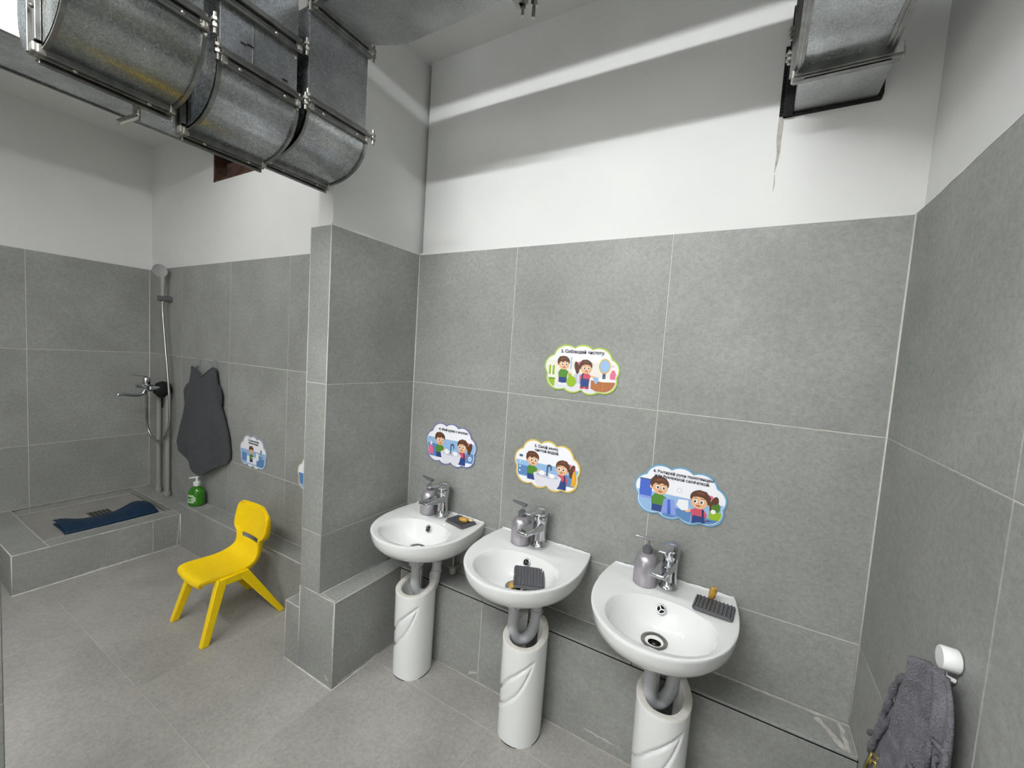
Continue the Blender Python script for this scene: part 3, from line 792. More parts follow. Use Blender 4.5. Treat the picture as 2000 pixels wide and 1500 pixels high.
# ------------------------------------------------------------------ tap
TAPS = 1.12
def rounded_box_beam(p0, p1, w0, h0, w1, h1, up_=(0, 0, 1)):
    p0, p1 = Vector(p0), Vector(p1); t = (p1-p0).normalized(); s = t.cross(Vector(up_)).normalized(); u = s.cross(t)
    V = []
    for p, w_, h_ in ((p0, w0, h0), (p1, w1, h1)):
        for a, b in ((-1, -1), (1, -1), (1, 1), (-1, 1)): V.append(p+s*a*w_/2+u*b*h_/2)
    return V, [(0, 1, 2, 3), (4, 7, 6, 5), (0, 4, 5, 1), (1, 5, 6, 2), (2, 6, 7, 3), (3, 7, 4, 0)]
tap = thing('mixer_tap', 'chrome single-lever mixer tap on the basin nearest the pier', 'tap', (BX[0]+.008, -.060, RIM-.004), group='chrome basin mixer taps')
v, f = lathe([(.027, 0), (.0275, .004), (.0265, .008), (.0225, .011), (.021, .03), (.0205, .06), (.0215, .08), (.0235, .095), (.0245, .108), (.0235, .113)], 32)
obj('tap_body', v, f, M_chrome, tap, smooth=True, auto=50)
v, f = rounded_box_beam((0, -.006, .074), (0, -.118, .083), .040, .030, .042, .012)
obj('tap_spout', v, f, M_chrome, tap, bevel=.005, seg=3, smooth=True, auto=50)
v, f = lathe([(.009, -.004), (.009, .002)], 16, (0, -.104, .077)); obj('aerator', v, f, M_bolt, tap)
v, f = lathe([(.0235, .114), (.0245, .117), (.0245, .127), (.021, .135), (.012, .139), (.002, .140)], 28)
obj('tap_cap', v, f, M_chrome, tap, smooth=True, auto=50)
v, f = rounded_box_beam((0, -.006, .129), (0, -.092, .142), .030, .013, .024, .006)
obj('tap_handle', v, f, M_chrome, tap, bevel=.003, seg=3, smooth=True, auto=50)
tap.scale = (1.12, 1.15, 1.1)
dup(tap, (BX[1]+.008, -.062, RIM+.001), math.radians(-4), 'chrome single-lever mixer tap on the middle basin')
dup(tap, (BX[2]+.002, -.064, RIM+.001), math.radians(-8), 'chrome single-lever mixer tap on the rightmost basin')

# ------------------------------------------------------------------ pump dispensers
dsp = thing('soap_dispenser', 'small silver pump bottle behind the tap of the basin nearest the pier', 'soap dispenser', (BX[0]-.064, -.068, RIM-.0045), math.radians(-10), group='silver pump bottles on the basins')
BR = .036
v, f = lathe([(BR-.004, 0), (BR, .003), (BR, .062), (BR-.002, .074), (BR-.008, .087), (.018, .095), (.0135, .097)], 36)
obj('bottle_body', v, f, M_silver, dsp, smooth=True, auto=60)
v, f = lathe([(.0145, .096), (.0145, .113), (.011, .1145), (.0075, .115), (.0075, .121)], 24); obj('pump_collar', v, f, M_greyp, dsp, smooth=True, auto=40)
v, f = lathe([(.0045, .12), (.0045, .134)], 12); obj('pump_stem', v, f, M_chrome, dsp, smooth=True, auto=40)
v, f = rounded_box_beam((.016, .0, .138), (-.040, -.008, .147), .019, .010, .009, .005)
obj('pump_head', v, f, M_greyp, dsp, bevel=.003, seg=2, smooth=True, auto=50)
dsp.scale = (1.08, 1.08, 1.1)
d2 = dup(dsp, (BX[1]-.064, -.080, RIM+.0005), math.radians(-6), 'silver pump bottle with grey pump behind the middle tap')
d3 = dup(dsp, (BX[2]-.070, -.084, RIM+.0005), math.radians(12), 'silver pump bottle with chrome-like pump beside the rightmost tap')
for ch in d3.children:
    if ch.name.startswith('pump_head'):
        ch.data = ch.data.copy(); ch.data.materials[0] = M_silver

# ------------------------------------------------------------------ soap dishes and soap
def dish(name, label, loc, rot):
    t = thing('soap_dish', label, 'soap dish', loc, rot[2], group='dark grey ribbed soap dishes')
    t.rotation_euler = rot
    w_, d_ = .056, .043
    poly = []
    for cx_, cy_, a0 in ((w_-.009, d_-.009, 0), (-w_+.009, d_-.009, 90), (-w_+.009, -d_+.009, 180), (w_-.009, -d_+.009, 270)):
        for k in range(5):
            a = math.radians(a0+22.5*k); poly.append((cx_+.009*math.cos(a), cy_+.009*math.sin(a)))
    prism_z('dish_plate', poly, 0, .005, M_rubber, t, bevel=.001)
    for k in range(9):
        x = -.044+.011*k
        box('rib', x-.0026, x+.0026, -.034, .0405, .004, .0095, M_rubber, t, bevel=.0012)
    boxes('rim', [(-w_+.002, -w_+.007, -d_+.009, d_-.008, .004, .011), (w_-.007, w_-.002, -d_+.009, d_-.008, .004, .011), (-w_+.008, w_-.008, -d_+.001, -d_+.007, .004, .009)], M_rubber, t, bevel=.0015)
    return t
dish('soap_dish', 'dark grey ribbed soap dish lying on the rim of the basin nearest the pier', (.376, -.070, RIM-.003), (0, 0, math.radians(-12)))
dish('soap_dish', 'dark grey ribbed soap dish sliding down in the bowl of the middle basin', (.780, -.196, RIM-.060), (math.radians(27), math.radians(4), math.radians(30)))
dish('soap_dish', 'wet dark grey ribbed soap dish on the rim of the rightmost basin', (1.368, -.110, RIM+.003), (0, 0, math.radians(-4)))
def lump(name, size, seed, m):
    rnd = random.Random(seed)
    bm = bmesh.new(); bmesh.ops.create_cube(bm, size=1)
    bmesh.ops.subdivide_edges(bm, edges=bm.edges, cuts=3, use_grid_fill=True)
    for vv in bm.verts:
        p = vv.co; k = 1-.18*(abs(p.x*2)**4*abs(p.y*2)**4+abs(p.x*2)**4*abs(p.z*2)**4+abs(p.y*2)**4*abs(p.z*2)**4)
        vv.co = Vector((p.x*size[0]*k*(1+rnd.uniform(-.10, .10)), p.y*size[1]*k*(1+rnd.uniform(-.13, .13)), p.z*size[2]*k*(1+rnd.uniform(-.12, .12))))
    me = bpy.data.meshes.new(name); bm.to_mesh(me); bm.free()
    for p in me.polygons: p.use_smooth = True
    me.materials.append(m); o = bpy.data.objects.new(name, me); C.objects.link(o)
    return o
def soap(label, loc, rot, size, seed, extra=None):
    t = thing('soap_bar', label, 'soap', loc, group='worn amber soap pieces'); t.rotation_euler = rot
    o = lump('soap_lump', size, seed, M_soap); o.parent = t
    if extra:
        q = lump('soap_remnant', extra[0], seed+5, M_soapw); q.parent = t; q.location = extra[1]
    return t
soap('worn amber soap piece lying on the dish nearest the pier', (.396, -.078, RIM+.018), (0, 0, .15), (.040, .020, .020), 3, ((.022, .016, .012), (.028, .012, .0)))
soap('small amber soap remnant in the bowl of the middle basin', (.738, -.243, RIM-.078), (.1, -.1, .5), (.024, .020, .018), 4, ((.026, .018, .014), (.018, .004, .0)))
soap('amber soap piece standing upright on the rightmost dish', (1.360, -.075, RIM+.033), (.25, .1, .3), (.020, .018, .044), 6)

# ------------------------------------------------------------------ angle valve under first basin
vl = thing('angle_valve', 'small brass and white supply valve under the first basin', 'valve', (.332, -.05, .40))
v, f = lathe([(.012, -.032), (.015, -.028), (.016, -.006), (.013, -.002), (.009, .0)], 10); obj('valve_body', v, f, M_pipe2, vl, smooth=True, auto=40)
tube('supply_hose', spline([(0, 0, 0), (0, .0, .05), (-.02, .0, .12)], 6), .0045, M_steel, vl, 8)
V, Fc = tubevf([(0, 0, -.012), (0, .066, -.012)], .009, 10); obj('valve_stub', V, Fc, M_steel, vl, smooth=True, auto=40)

# ------------------------------------------------------------------ yellow child chair
ch = thing('child_chair', 'yellow moulded plastic child chair on the floor by the pier', 'chair', (-.695, -.462, 0), math.radians(-1.5))
# profile: (s-> y, z, halfwidth)
PR = [(-.175, .243, .095), (-.172, .257, .104), (-.160, .266, .112), (-.135, .268, .118), (-.10, .266, .121), (-.06, .263, .122), (-.02, .262, .122), (.02, .266, .121), (.05, .277, .117),
      (.073, .296, .108), (.088, .320, .102), (.096, .345, .101), (.101, .366, .106), (.105, .382, .128), (.109, .400, .140), (.115, .43, .143), (.121, .46, .143), (.126, .485, .139), (.129, .503, .127), (.131, .515, .102)]
NU = 20; P3 = spline([(p[0], p[1], p[2]) for p in PR], 3); V = []; Fc = []
rows = len(P3)
for j, p in enumerate(P3):
    y, z, hw = p
    tang = (P3[min(j+1, rows-1)]-P3[max(j-1, 0)]); tn = Vector((0, tang.x, tang.y)).normalized(); nrm = Vector((0, -tn.z, tn.y))   # upward/forward normal
    back = min(1, max(0, (z-.30)/.08))
    for i in range(-1, NU+2):
        if i == -1 or i == NU+1:
            u = -1 if i == -1 else 1; dep = (.018+.010*back)*min(1, (rows-1-j)/14+.03)
            edge = (.012*(1-back)+.030*back)*u*u
            q = Vector((hw*u*1.015, y, z))+nrm*(edge-dep)
        else:
            u = -1+2*i/NU
            edge = (.010*(1-back)+.026*back)*abs(u)**2.4
            q = Vector((hw*u, y, z))+nrm*edge
        if j <= 1: q.z -= .0
        fr = max(0, 1-j/7)
        q.y += .016*fr*u*u
        V.append(q)
NR = NU+3
for j in range(rows-1):
    for i in range(NR-1):
        zc = (V[j*NR+i].z+V[(j+1)*NR+i+1].z)/2; xc = (V[j*NR+i].x+V[j*NR+i+1].x)/2
        if .338 < P3[j].y < .362 and abs(xc) < .068: continue
        Fc.append((j*NR+i, j*NR+i+1, (j+1)*NR+i+1, (j+1)*NR+i))
sh = obj('seat_shell', V, Fc, M_yellow, ch, smooth=True, solid=.006, auto=70)
# raised back pad
V = []; Fc = []; nu, nv = 14, 12
for layer in (0, 1):
    for j in range(nv+1):
        q = j/nv; z = .378+.124*q
        k = max(range(rows), key=lambda r_: -abs(P3[r_].y-z)); y = P3[k].x; 
        if 0 < k < rows-1:
            # interpolate
            for r_ in range(rows-1):
                if P3[r_].y <= z <= P3[r_+1].y and r_ > 20: tt = (z-P3[r_].y)/(P3[r_+1].y-P3[r_].y); y = P3[r_].x+(P3[r_+1].x-P3[r_].x)*tt
        hw = .126*(1-.20*max(0, (q-.65)/.35)**2.5-.06*max(0, (.12-q)/.12)**2)
        for i in range(nu+1):
            u = -1+2*i/nu
            V.append((hw*u, y-.026*abs(u*.9)**2.4-(.007 if layer else -.001)-(0), z))
n1 = (nu+1)*(nv+1)
for j in range(nv):
    for i in range(nu):
        a = j*(nu+1)+i; Fc.append((a+n1, a+1+n1, a+nu+2+n1, a+nu+1+n1)); Fc.append((a, a+nu+1, a+nu+2, a+1))
for i in range(nu):
    Fc.append((i, i+1, i+1+n1, i+n1)); a = nv*(nu+1)+i; Fc.append((a, a+n1, a+1+n1, a+1))
for j in range(nv):
    a = j*(nu+1); Fc.append((a, a+n1, a+nu+1+n1, a+nu+1)); a = j*(nu+1)+nu; Fc.append((a, a+nu+1, a+nu+1+n1, a+n1))
obj('back_pad', V, Fc, M_yellow, ch, smooth=True, auto=60)
def legm(p0, p1, w0, w1, d0, d1):
    return rounded_box_beam(p0, p1, w0, d0, w1, d1, (1, 0, 0))
for s in (-1, 1):
    v, f = merge(rounded_box_beam((s*.122, -.098, .250), (s*.122, .012, .250), .030, .034, .030, .038))
    obj('side_rail', v, f, M_yellow, ch, bevel=.004, smooth=True, auto=50)
    v, f = rounded_box_beam((s*.122, -.090, .262), (s*.150, -.168, -.006), .042, .030, .032, .026, (1, 0, 0)); v = [(x, y, max(z, .0)) for x, y, z in v]
    obj('leg', v, f, M_yellow, ch, bevel=.004, smooth=True, auto=50)
    v, f = rounded_box_beam((s*.122, .000, .260), (s*.153, .168, -.006), .042, .030, .032, .026, (1, 0, 0)); v = [(x, y, max(z, .0)) for x, y, z in v]
    obj('leg', v, f, M_yellow, ch, bevel=.004, smooth=True, auto=50)
boxes('cross_rail', [(-.115, .115, -.075, -.067, .232, .262), (-.115, .115, -.01, -.002, .232, .262)], M_yellow, ch, bevel=.002)

# ------------------------------------------------------------------ green liquid soap
gb = thing('liquid_soap_bottle', 'green liquid soap bottle with white pump on the alcove ledge', 'soap bottle', (-1.575, -.232, .273), math.radians(25))
v, f = lathe([(.040, 0), (.046, .004), (.047, .02), (.047, .075), (.045, .09), (.038, .105), (.026, .115), (.016, .120), (.015, .125)], 36, sx=1.0, sy=.82)
obj('bottle_body', v, f, M_green, gb, smooth=True, auto=60)
v, f = lathe([(.018, .124), (.019, .126), (.019, .148), (.016, .151), (.007, .152), (.006, .176)], 24); obj('pump_collar', v, f, M_white, gb, smooth=True, auto=40)
v, f = rounded_box_beam((.012, .0, .181), (-.034, -.022, .176), .013, .009, .008, .006); obj('pump_head', v, f, M_white, gb, bevel=.002)
V = []; Fc = []
for j in range(9):
    for i in range(13):
        a = math.radians(-150+90*i/12); z = .022+.052*j/8
        q = j/8; cut = 1 if q < .12 or q > .88 else 0
        V.append((.0478*math.cos(a), .0478*.82*math.sin(a)-.0004, z))
for j in range(8):
    for i in range(12):
        u, q = (i+.5)/12*2-1, (j+.5)/8*2-1
        if u*u+q*q*.9 > 1.05: continue
        Fc.append((j*13+i, j*13+i+1, (j+1)*13+i+1, (j+1)*13+i))
lab = obj('bottle_label', V, Fc, M_labelg, gb, smooth=True)
V2 = [(x*1.006, y*1.006, z) for x, y, z in V]
Fd = [ff for ff in [(j*13+i, j*13+i+1, (j+1)*13+i+1, (j+1)*13+i) for j, i in ((5, 3), (5, 4), (5, 5), (5, 6), (5, 7), (5, 8), (4, 4), (4, 5), (4, 6), (2, 4), (2, 5), (2, 6), (2, 7))]]
obj('label_print', V2, Fd, M_green, lab, smooth=True)

# ------------------------------------------------------------------ hanging towels
def interp(poly, t):
    n = len(poly)-1; k = min(int(t*n), n-1); q = t*n-k
    a, b = poly[k], poly[k+1]; return (a[0]+(b[0]-a[0])*q, a[1]+(b[1]-a[1])*q)
def resamp(poly, n):
    L = [0]
    for a, b in zip(poly, poly[1:]): L.append(L[-1]+math.hypot(b[0]-a[0], b[1]-a[1]))
    out = []
    for i in range(n+1):
        d = L[-1]*i/n; k = 0
        while k < len(L)-2 and L[k+1] < d: k += 1
        q = (d-L[k])/max(1e-9, L[k+1]-L[k]); a, b = poly[k], poly[k+1]; out.append((a[0]+(b[0]-a[0])*q, a[1]+(b[1]-a[1])*q))
    return out
def coons(top, right, bottom, left, nu, nv):
    T, B, Lf, Rr = resamp(top, nu), resamp(bottom, nu), resamp(left, nv), resamp(right, nv)
    g = []
    for j in range(nv+1):
        v_ = j/nv
        for i in range(nu+1):
            u = i/nu
            p = []
            for k in range(2):
                p.append((1-v_)*T[i][k]+v_*B[i][k]+(1-u)*Lf[j][k]+u*Rr[j][k]-((1-u)*(1-v_)*T[0][k]+u*(1-v_)*T[-1][k]+(1-u)*v_*B[0][k]+u*v_*B[-1][k]))
            g.append((u, v_, p[0], p[1]))
    return g
def gridf(nu, nv): return [(j*(nu+1)+i, j*(nu+1)+i+1, (j+1)*(nu+1)+i+1, (j+1)*(nu+1)+i) for j in range(nv) for i in range(nu)]
tw = thing('hooded_towel', 'charcoal terry towel hanging from two clear hooks on the alcove wall', 'towel', (-1.57, -.19, 1.13))
top = [(-1.741, 1.130), (-1.722, 1.145), (-1.68, 1.135), (-1.63, 1.112), (-1.573, 1.090), (-1.52, 1.122), (-1.46, 1.155), (-1.435, 1.147)]
right = [(-1.435, 1.147), (-1.405, 1.03), (-1.37, .93), (-1.325, .85), (-1.284, .762), (-1.266, .66), (-1.268, .62)]
bottom = [(-1.900, .575), (-1.83, .545), (-1.755, .517), (-1.65, .484), (-1.57, .468), (-1.50, .485), (-1.40, .545), (-1.30, .585), (-1.268, .62)]
left = [(-1.741, 1.130), (-1.775, 1.03), (-1.815, .92), (-1.845, .82), (-1.895, .69), (-1.92, .62), (-1.900, .575)]
nu, nv = 44, 60; g = coons(top, right, bottom, left, nu, nv)
V = []
for u, v_, x, z in g:
    d = .018+.012*math.sin(math.pi*u)**.6+.009*math.sin(u*9+v_*3)*v_+.006*math.sin(u*17-v_*5)*v_+.012*v_*math.sin(math.pi*u)
    V.append((x+1.57, -d+.012, z-1.13))
tb = obj('towel_cloth', V, gridf(nu, nv), M_towel, tw, smooth=True, solid=.009)
edge = [V[i] for i in range(nu+1)]+[V[j*(nu+1)+nu] for j in range(1, nv+1)]+[V[nv*(nu+1)+i] for i in range(nu-1, -1, -1)]
v, f = tubevf([Vector(p)+Vector((0, -.003, 0)) for p in edge], .0055, 8); obj('towel_hem', v, f, M_towel, tw, smooth=True)
# rear layer peeking out at both sides (hood)
bl_ = [(-1.765, 1.04), (-1.82, 1.02), (-1.853, .985), (-1.85, .93), (-1.83, .87), (-1.80, .84)]
br_ = [(-1.42, 1.06), (-1.39, 1.045), (-1.362, 1.0), (-1.360, .95), (-1.372, .92), (-1.40, .91)]
g = coons([bl_[0], br_[0]], br_, [bl_[-1], br_[-1]], bl_, 20, 14)
obj('towel_hood', [(x+1.57, -.003-.008*math.sin(math.pi*u)-.004*math.sin(u*14), z-1.13) for u, v_, x, z in g], gridf(20, 14), M_towel, tw, smooth=True, solid=.008)
M_clear = mat('clear_hook_plastic', (200, 205, 205), .2, trans=.6)
for x, lbl in ((-1.70, 'left'), (-1.478, 'right')):
    hk = thing('wall_hook', 'small clear adhesive hook holding the %s corner of the charcoal towel' % lbl, 'hook', (x, TY-.001, 1.17))
    box('hook_plate', -.022, .022, -.003, 0, -.025, .03, M_clear, hk, bevel=.002)
    boxes('hook_arm', [(-.006, .006, -.016, -.003, -.022, -.016), (-.006, .006, -.018, -.014, -.022, -.004)], M_clear, hk, bevel=.001)

tr = thing('hand_towel', 'grey terry hand towel gathered on a white round hook at the right wall', 'towel', (1.72, -.61, .885))
top = [(-.505, .855), (-.520, .872), (-.545, .884), (-.570, .890), (-.590, .886)]
right = [(-.590, .886), (-.608, .868), (-.620, .845), (-.626, .82), (-.632, .776), (-.640, .65), (-.655, .25)]
bottom = [(-.20, .25), (-.31, .24), (-.42, .25), (-.54, .24), (-.655, .25)]
left = [(-.505, .855), (-.482, .815), (-.442, .773), (-.412, .708), (-.367, .634), (-.320, .55), (-.295, .50), (-.271, .457), (-.20, .25)]
nu, nv = 60, 60; g = coons(top, right, bottom, left, nu, nv)
V = []
for u, v_, y, z in g:
    fold = .014*math.sin(u*15+1.0-v_*2)*(.45+.55*v_)+.006*math.sin(u*33+v_*2)+.016*math.exp(-((u-.40+.1*v_)/.06)**2)
    bulge = (.018+.020*v_)*math.sin(math.pi*min(1, max(0, u*.9+.06)))
    V.append((1.722-fold*.8-bulge-1.72, y+.61, z-.885))
obj('towel_cloth', V, gridf(nu, nv), M_towel2, tr, smooth=True, solid=.006)
def onT(u, v_):
    i, j = int(u*nu), int(v_*nv); return Vector(V[j*(nu+1)+i])
# rolled fringe edge on the left
pts = [onT(.02+.10*k/20, .02+.5*k/20) for k in range(21)]
pts = [p+Vector((-.010, .0, .0)) for p in pts]
v, f = tubevf(pts, [.006+.002*math.sin(k*2.1) for k in range(21)], 8); obj('towel_fringe', v, f, M_towel2, tr, smooth=True)
pts = spline([(-.014, -.462+.61, .770-.885), (-.018, -.436+.61, .713-.885), (-.02, -.404+.61, .653-.885), (-.022, -.376+.61, .612-.885), (-.022, -.335+.61, .585-.885), (-.022, -.328+.61, .574-.885)], 6)
v, f = tubevf(pts, .005, 8); obj('towel_loop', v, f, M_towel2, tr, smooth=True)
def near(y, z, off):
    y -= -.61; z -= .885
    p = min(V, key=lambda q: (q[1]-y)**2+(q[2]-z)**2); return Vector((p[0]-off, y, z))
def keystrip(name, y0, z0, ay, az, by, bz, n, m, off, rad):
    """meander pattern: a = step along the band, b = across it"""
    segs = []
    for k in range(n):
        P_ = lambda s_, t_: near(y0+ay*(k+s_)+by*t_, z0+az*(k+s_)+bz*t_, off)
        pts = [P_(0, 0), P_(0, 1), P_(.82, 1), P_(.82, .3), P_(.4, .3), P_(.4, .62)]
        for a_, b_ in zip(pts, pts[1:]): segs.append(tubevf([a_, b_], rad, 6))
        segs.append(tubevf([P_(0, 0), P_(1, 0)], rad, 6))
    v, f = merge(*segs); return obj(name, v, f, m, tr, smooth=True)
keystrip('meander_emboss', -.600, .790, -.002, -.052, -.034, .004, 7, M_towel2, .006, .0035)
keystrip('meander_emboss', -.545, .700, .012, -.050, -.030, -.006, 5, M_towel2, .006, .0035)
keystrip('gold_embroidery', -.385, .575, -.026, .008, .012, -.045, 4, M_gold, .007, .0026)
hk = thing('wall_hook', 'white round plastic hook on the right wall holding the grey hand towel', 'hook', (W-.001, -.550, .902))
v, f = lathe([(.0175, 0), (.019, .002), (.019, .021), (.0175, .023)], 28); v = [(-c, b, a) for a, b, c in v]
obj('hook_disc', [(x-.001, y, z) for x, y, z in v], f, M_white, hk, smooth=True, auto=50)
V_, F_ = tubevf([(-.016, 0, -.019), (-.014, 0, -.030), (-.002, 0, -.034)], .004, 10); obj('hook_stem', V_, F_, M_white, hk, smooth=True, auto=40)

# ------------------------------------------------------------------ shower
sp = thing('shower_pipes', 'pair of grey vertical water pipes in the shower corner', 'pipe', (-2.13, -.205, .205))
for x in (-2.203, -2.062):
    tube('pipe', [(x+2.13, 0, 0), (x+2.13, 0, .75)], .014, M_pipe2, sp, 14)
    v, f = lathe([(.020, .01), (.020, .04)], 14, (x+2.13, 0, 0)); obj('pipe_collar', v, f, M_pipe2, sp, smooth=True, auto=40)
    v, f = lathe([(.018, .70), (.018, .76)], 14, (x+2.13, 0, 0)); obj('pipe_socket', v, f, M_pipe2, sp, smooth=True, auto=40)
mx = thing('shower_mixer', 'chrome shower mixer with long spout and black cover in the shower corner', 'tap', (-2.13, -.30, .975))
tube('mixer_body', [(-.07, 0, 0), (.07, 0, 0)], .022, M_chrome, mx, 18)
for s in (-1, 1): tube('inlet', [(s*.072, .09, -.005), (s*.072, .02, 0), (s*.066, .0, 0)], .014, M_chrome, mx, 12)
v, f = lathe([(.020, .015), (.023, .03), (.023, .055), (.018, .066)], 20); obj('mixer_cap', v, f, M_chrome, mx, smooth=True, auto=50)
v, f = rounded_box_beam((0, .005, .07), (0, -.095, .088), .018, .010, .012, .005); obj('mixer_handle', v, f, M_chrome, mx, bevel=.002)
tube('mixer_spout', spline([(0, -.005, -.015), (0, -.02, -.045), (0, -.06, -.052), (0, -.135, -.042), (0, -.145, -.05)], 6), .0125, M_chrome, mx, 12)
tube('diverter_knob', [(0, -.01, .005), (0, -.055, .012)], .014, M_chrome, mx, 12)
v, f = lathe([(.001, -.055)]+[(.052*math.sin(math.pi*i/8)*(1+.12*math.sin(i*2.3)), -.058*math.cos(math.pi*i/8)) for i in range(1, 8)]+[(.001, .058)], 9)
bc = obj('black_cover', [(x+.05, y+.072, z-.015) for x, y, z in v], f, M_dark, mx, smooth=True); bc['label'] = 'crumpled black cover'
tube('black_strap', [(.05, .07, -.06), (.052, .07, -.14)], .006, M_dark, mx, 8)
hs = thing('hand_shower', 'chrome hand shower on a wall bracket with a looping metal hose', 'shower', (-2.09, -.19, 1.58))
tube('shower_bracket', [(0, .012, 0), (-.0, -.062, -.002)], .021, M_greyp, hs, 14)
tube('shower_handle', spline([(0, -.038, -.03), (0, -.036, .07), (-.005, -.034, .16)], 5), [.012]*6+[.015]*5, M_pipe2, hs, 14)
hm = Matrix.Translation((-.002, -.050, .185)) @ Matrix.Rotation(math.radians(52), 4, 'Z') @ Matrix.Rotation(math.radians(112), 4, 'X')
v, f = lathe([(.010, -.022), (.022, -.018), (.040, -.006), (.044, .004), (.042, .010), (.001, .011)], 28)
hd = obj('shower_head', [hm @ Vector(p) for p in v], f, M_chrome, hs, smooth=True, auto=50)
hose = spline([(-2.13-.01, -.30, .945), (-2.155, -.290, .84), (-2.20, -.272, .74), (-2.20, -.262, .66), (-2.13, -.245, .60), (-2.04, -.235, .63), (-1.985, -.225, .75), (-1.985, -.225, .90), (-2.02, -.225, 1.1), (-2.06, -.225, 1.3), (-2.085, -.228, 1.48), (-2.09, -.229, 1.56)], 10)
tube('metal_hose', [(p.x+2.09, p.y+.19, p.z-1.58) for p in hose], .0075, M_steel, hs, 10)
# drain grate and folded mat
dg = thing('floor_drain', 'small square steel floor drain in the shower tray', 'drain', (-2.14, -.535, .1655))
box('drain_frame', -.05, .05, -.05, .05, 0, .004, M_steel, dg, bevel=.001)
boxes('drain_slot', [(-.038+.019*i, -.028+.019*i, -.040+.02*j, -.028+.02*j, .0035, .0046) for i in range(5) for j in range(5)], M_dark, dg)
mt = thing('bath_mat', 'folded navy ribbed rubber mat lying in the shower tray', 'mat', (-1.95, -.53, .166))
V, Fc = [], []; nu, nv = 60, 10
for j in range(nv+1):
    for i in range(nu+1):
        u, q = i/nu, j/nv
        y = -.215+.43*u
        xc = .012+.05*math.cos(u*math.pi)*0
        x0 = -.115-.045*(abs(u-.5)*2)**1.6+ (.0 if u < .5 else -.01); x1 = .072-.02*u
        x = x0+(x1-x0)*q
        z = .008+.030*math.exp(-((u-.86)/.16)**2)*(1-q)+.022*math.exp(-((u-.05)/.14)**2)*(1-q)+.0016*math.sin(i*2.1)
        V.append((x, y, z+.016*math.sin(q*math.pi)))
obj('mat_sheet', V, gridf(nu, nv), M_navy, mt, smooth=True, solid=.006)
V2 = [(x*.98-.004, y, z-.018 if z > .02 else .0035) for x, y, z in V]
obj('folded_layer', [(x-.0, y, max(.0035, z*.25)) for x, y, z in V], gridf(nu, nv), M_navy, mt, smooth=True, solid=.005)

# ------------------------------------------------------------------ cloud signs
def cloud(n=120, lobes=None, sx=1, sz=1):
    lobes = lobes or [(-.40, .30, .34), (.04, .33, .33), (.46, .27, .33), (-.66, .05, .32), (.69, .03, .30), (-.58, -.27, .33), (-.18, -.33, .32), (.28, -.36, .30), (.62, -.27, .33), (0, 0, .55)]
    out = []
    for i in range(n):
        a = 2*math.pi*i/n; dx, dz = math.cos(a), math.sin(a); best = 0
        for cx, cz, r in lobes:
            b_ = dx*cx+dz*cz; d = b_*b_-(cx*cx+cz*cz-r*r)
            if d > 0: best = max(best, b_+math.sqrt(d))
        out.append((best*dx*sx, best*dz*sz))
    return out
def ell(cx, cz, rx, rz, rot=0, n=22, a0=0, a1=360):
    out = []; cr_, sr_ = math.cos(rot), math.sin(rot)
    full = a1-a0 >= 360
    for i in range(n if full else n+1):
        a = math.radians(a0+(a1-a0)*i/n); x, z = rx*math.cos(a), rz*math.sin(a); out.append((cx+x*cr_-z*sr_, cz+x*sr_+z*cr_))
    return out
COL = dict(skin=(236, 186, 142), hair=(92, 58, 40), hair2=(120, 76, 50), eye=(250, 250, 248), pup=(38, 26, 22), green=(84, 138, 50), pink=(206, 84, 104), jean=(44, 70, 130), dk=(34, 44, 84),
           white=(246, 246, 250), sink=(226, 226, 234), sink2=(196, 198, 212), bluebg=(150, 188, 226), bluebg2=(92, 138, 190), lime=(150, 186, 40), lime2=(116, 156, 30), pinkb=(226, 110, 150), chrome=(72, 96, 130),
           wood=(182, 112, 62), wood2=(206, 140, 84), mirror=(150, 190, 232), gold=(214, 174, 84), towel=(70, 104, 200), towel2=(140, 160, 226), cream=(238, 232, 222), yel=(232, 168, 40), mouth=(160, 70, 60), blk=(30, 32, 52), shoe=(190, 60, 70), plant=(80, 128, 44), red=(200, 60, 80))
pm = {}
def pmat(k):
    if k not in pm: pm[k] = mat('print_'+k, COL[k], .4)
    return pm[k]
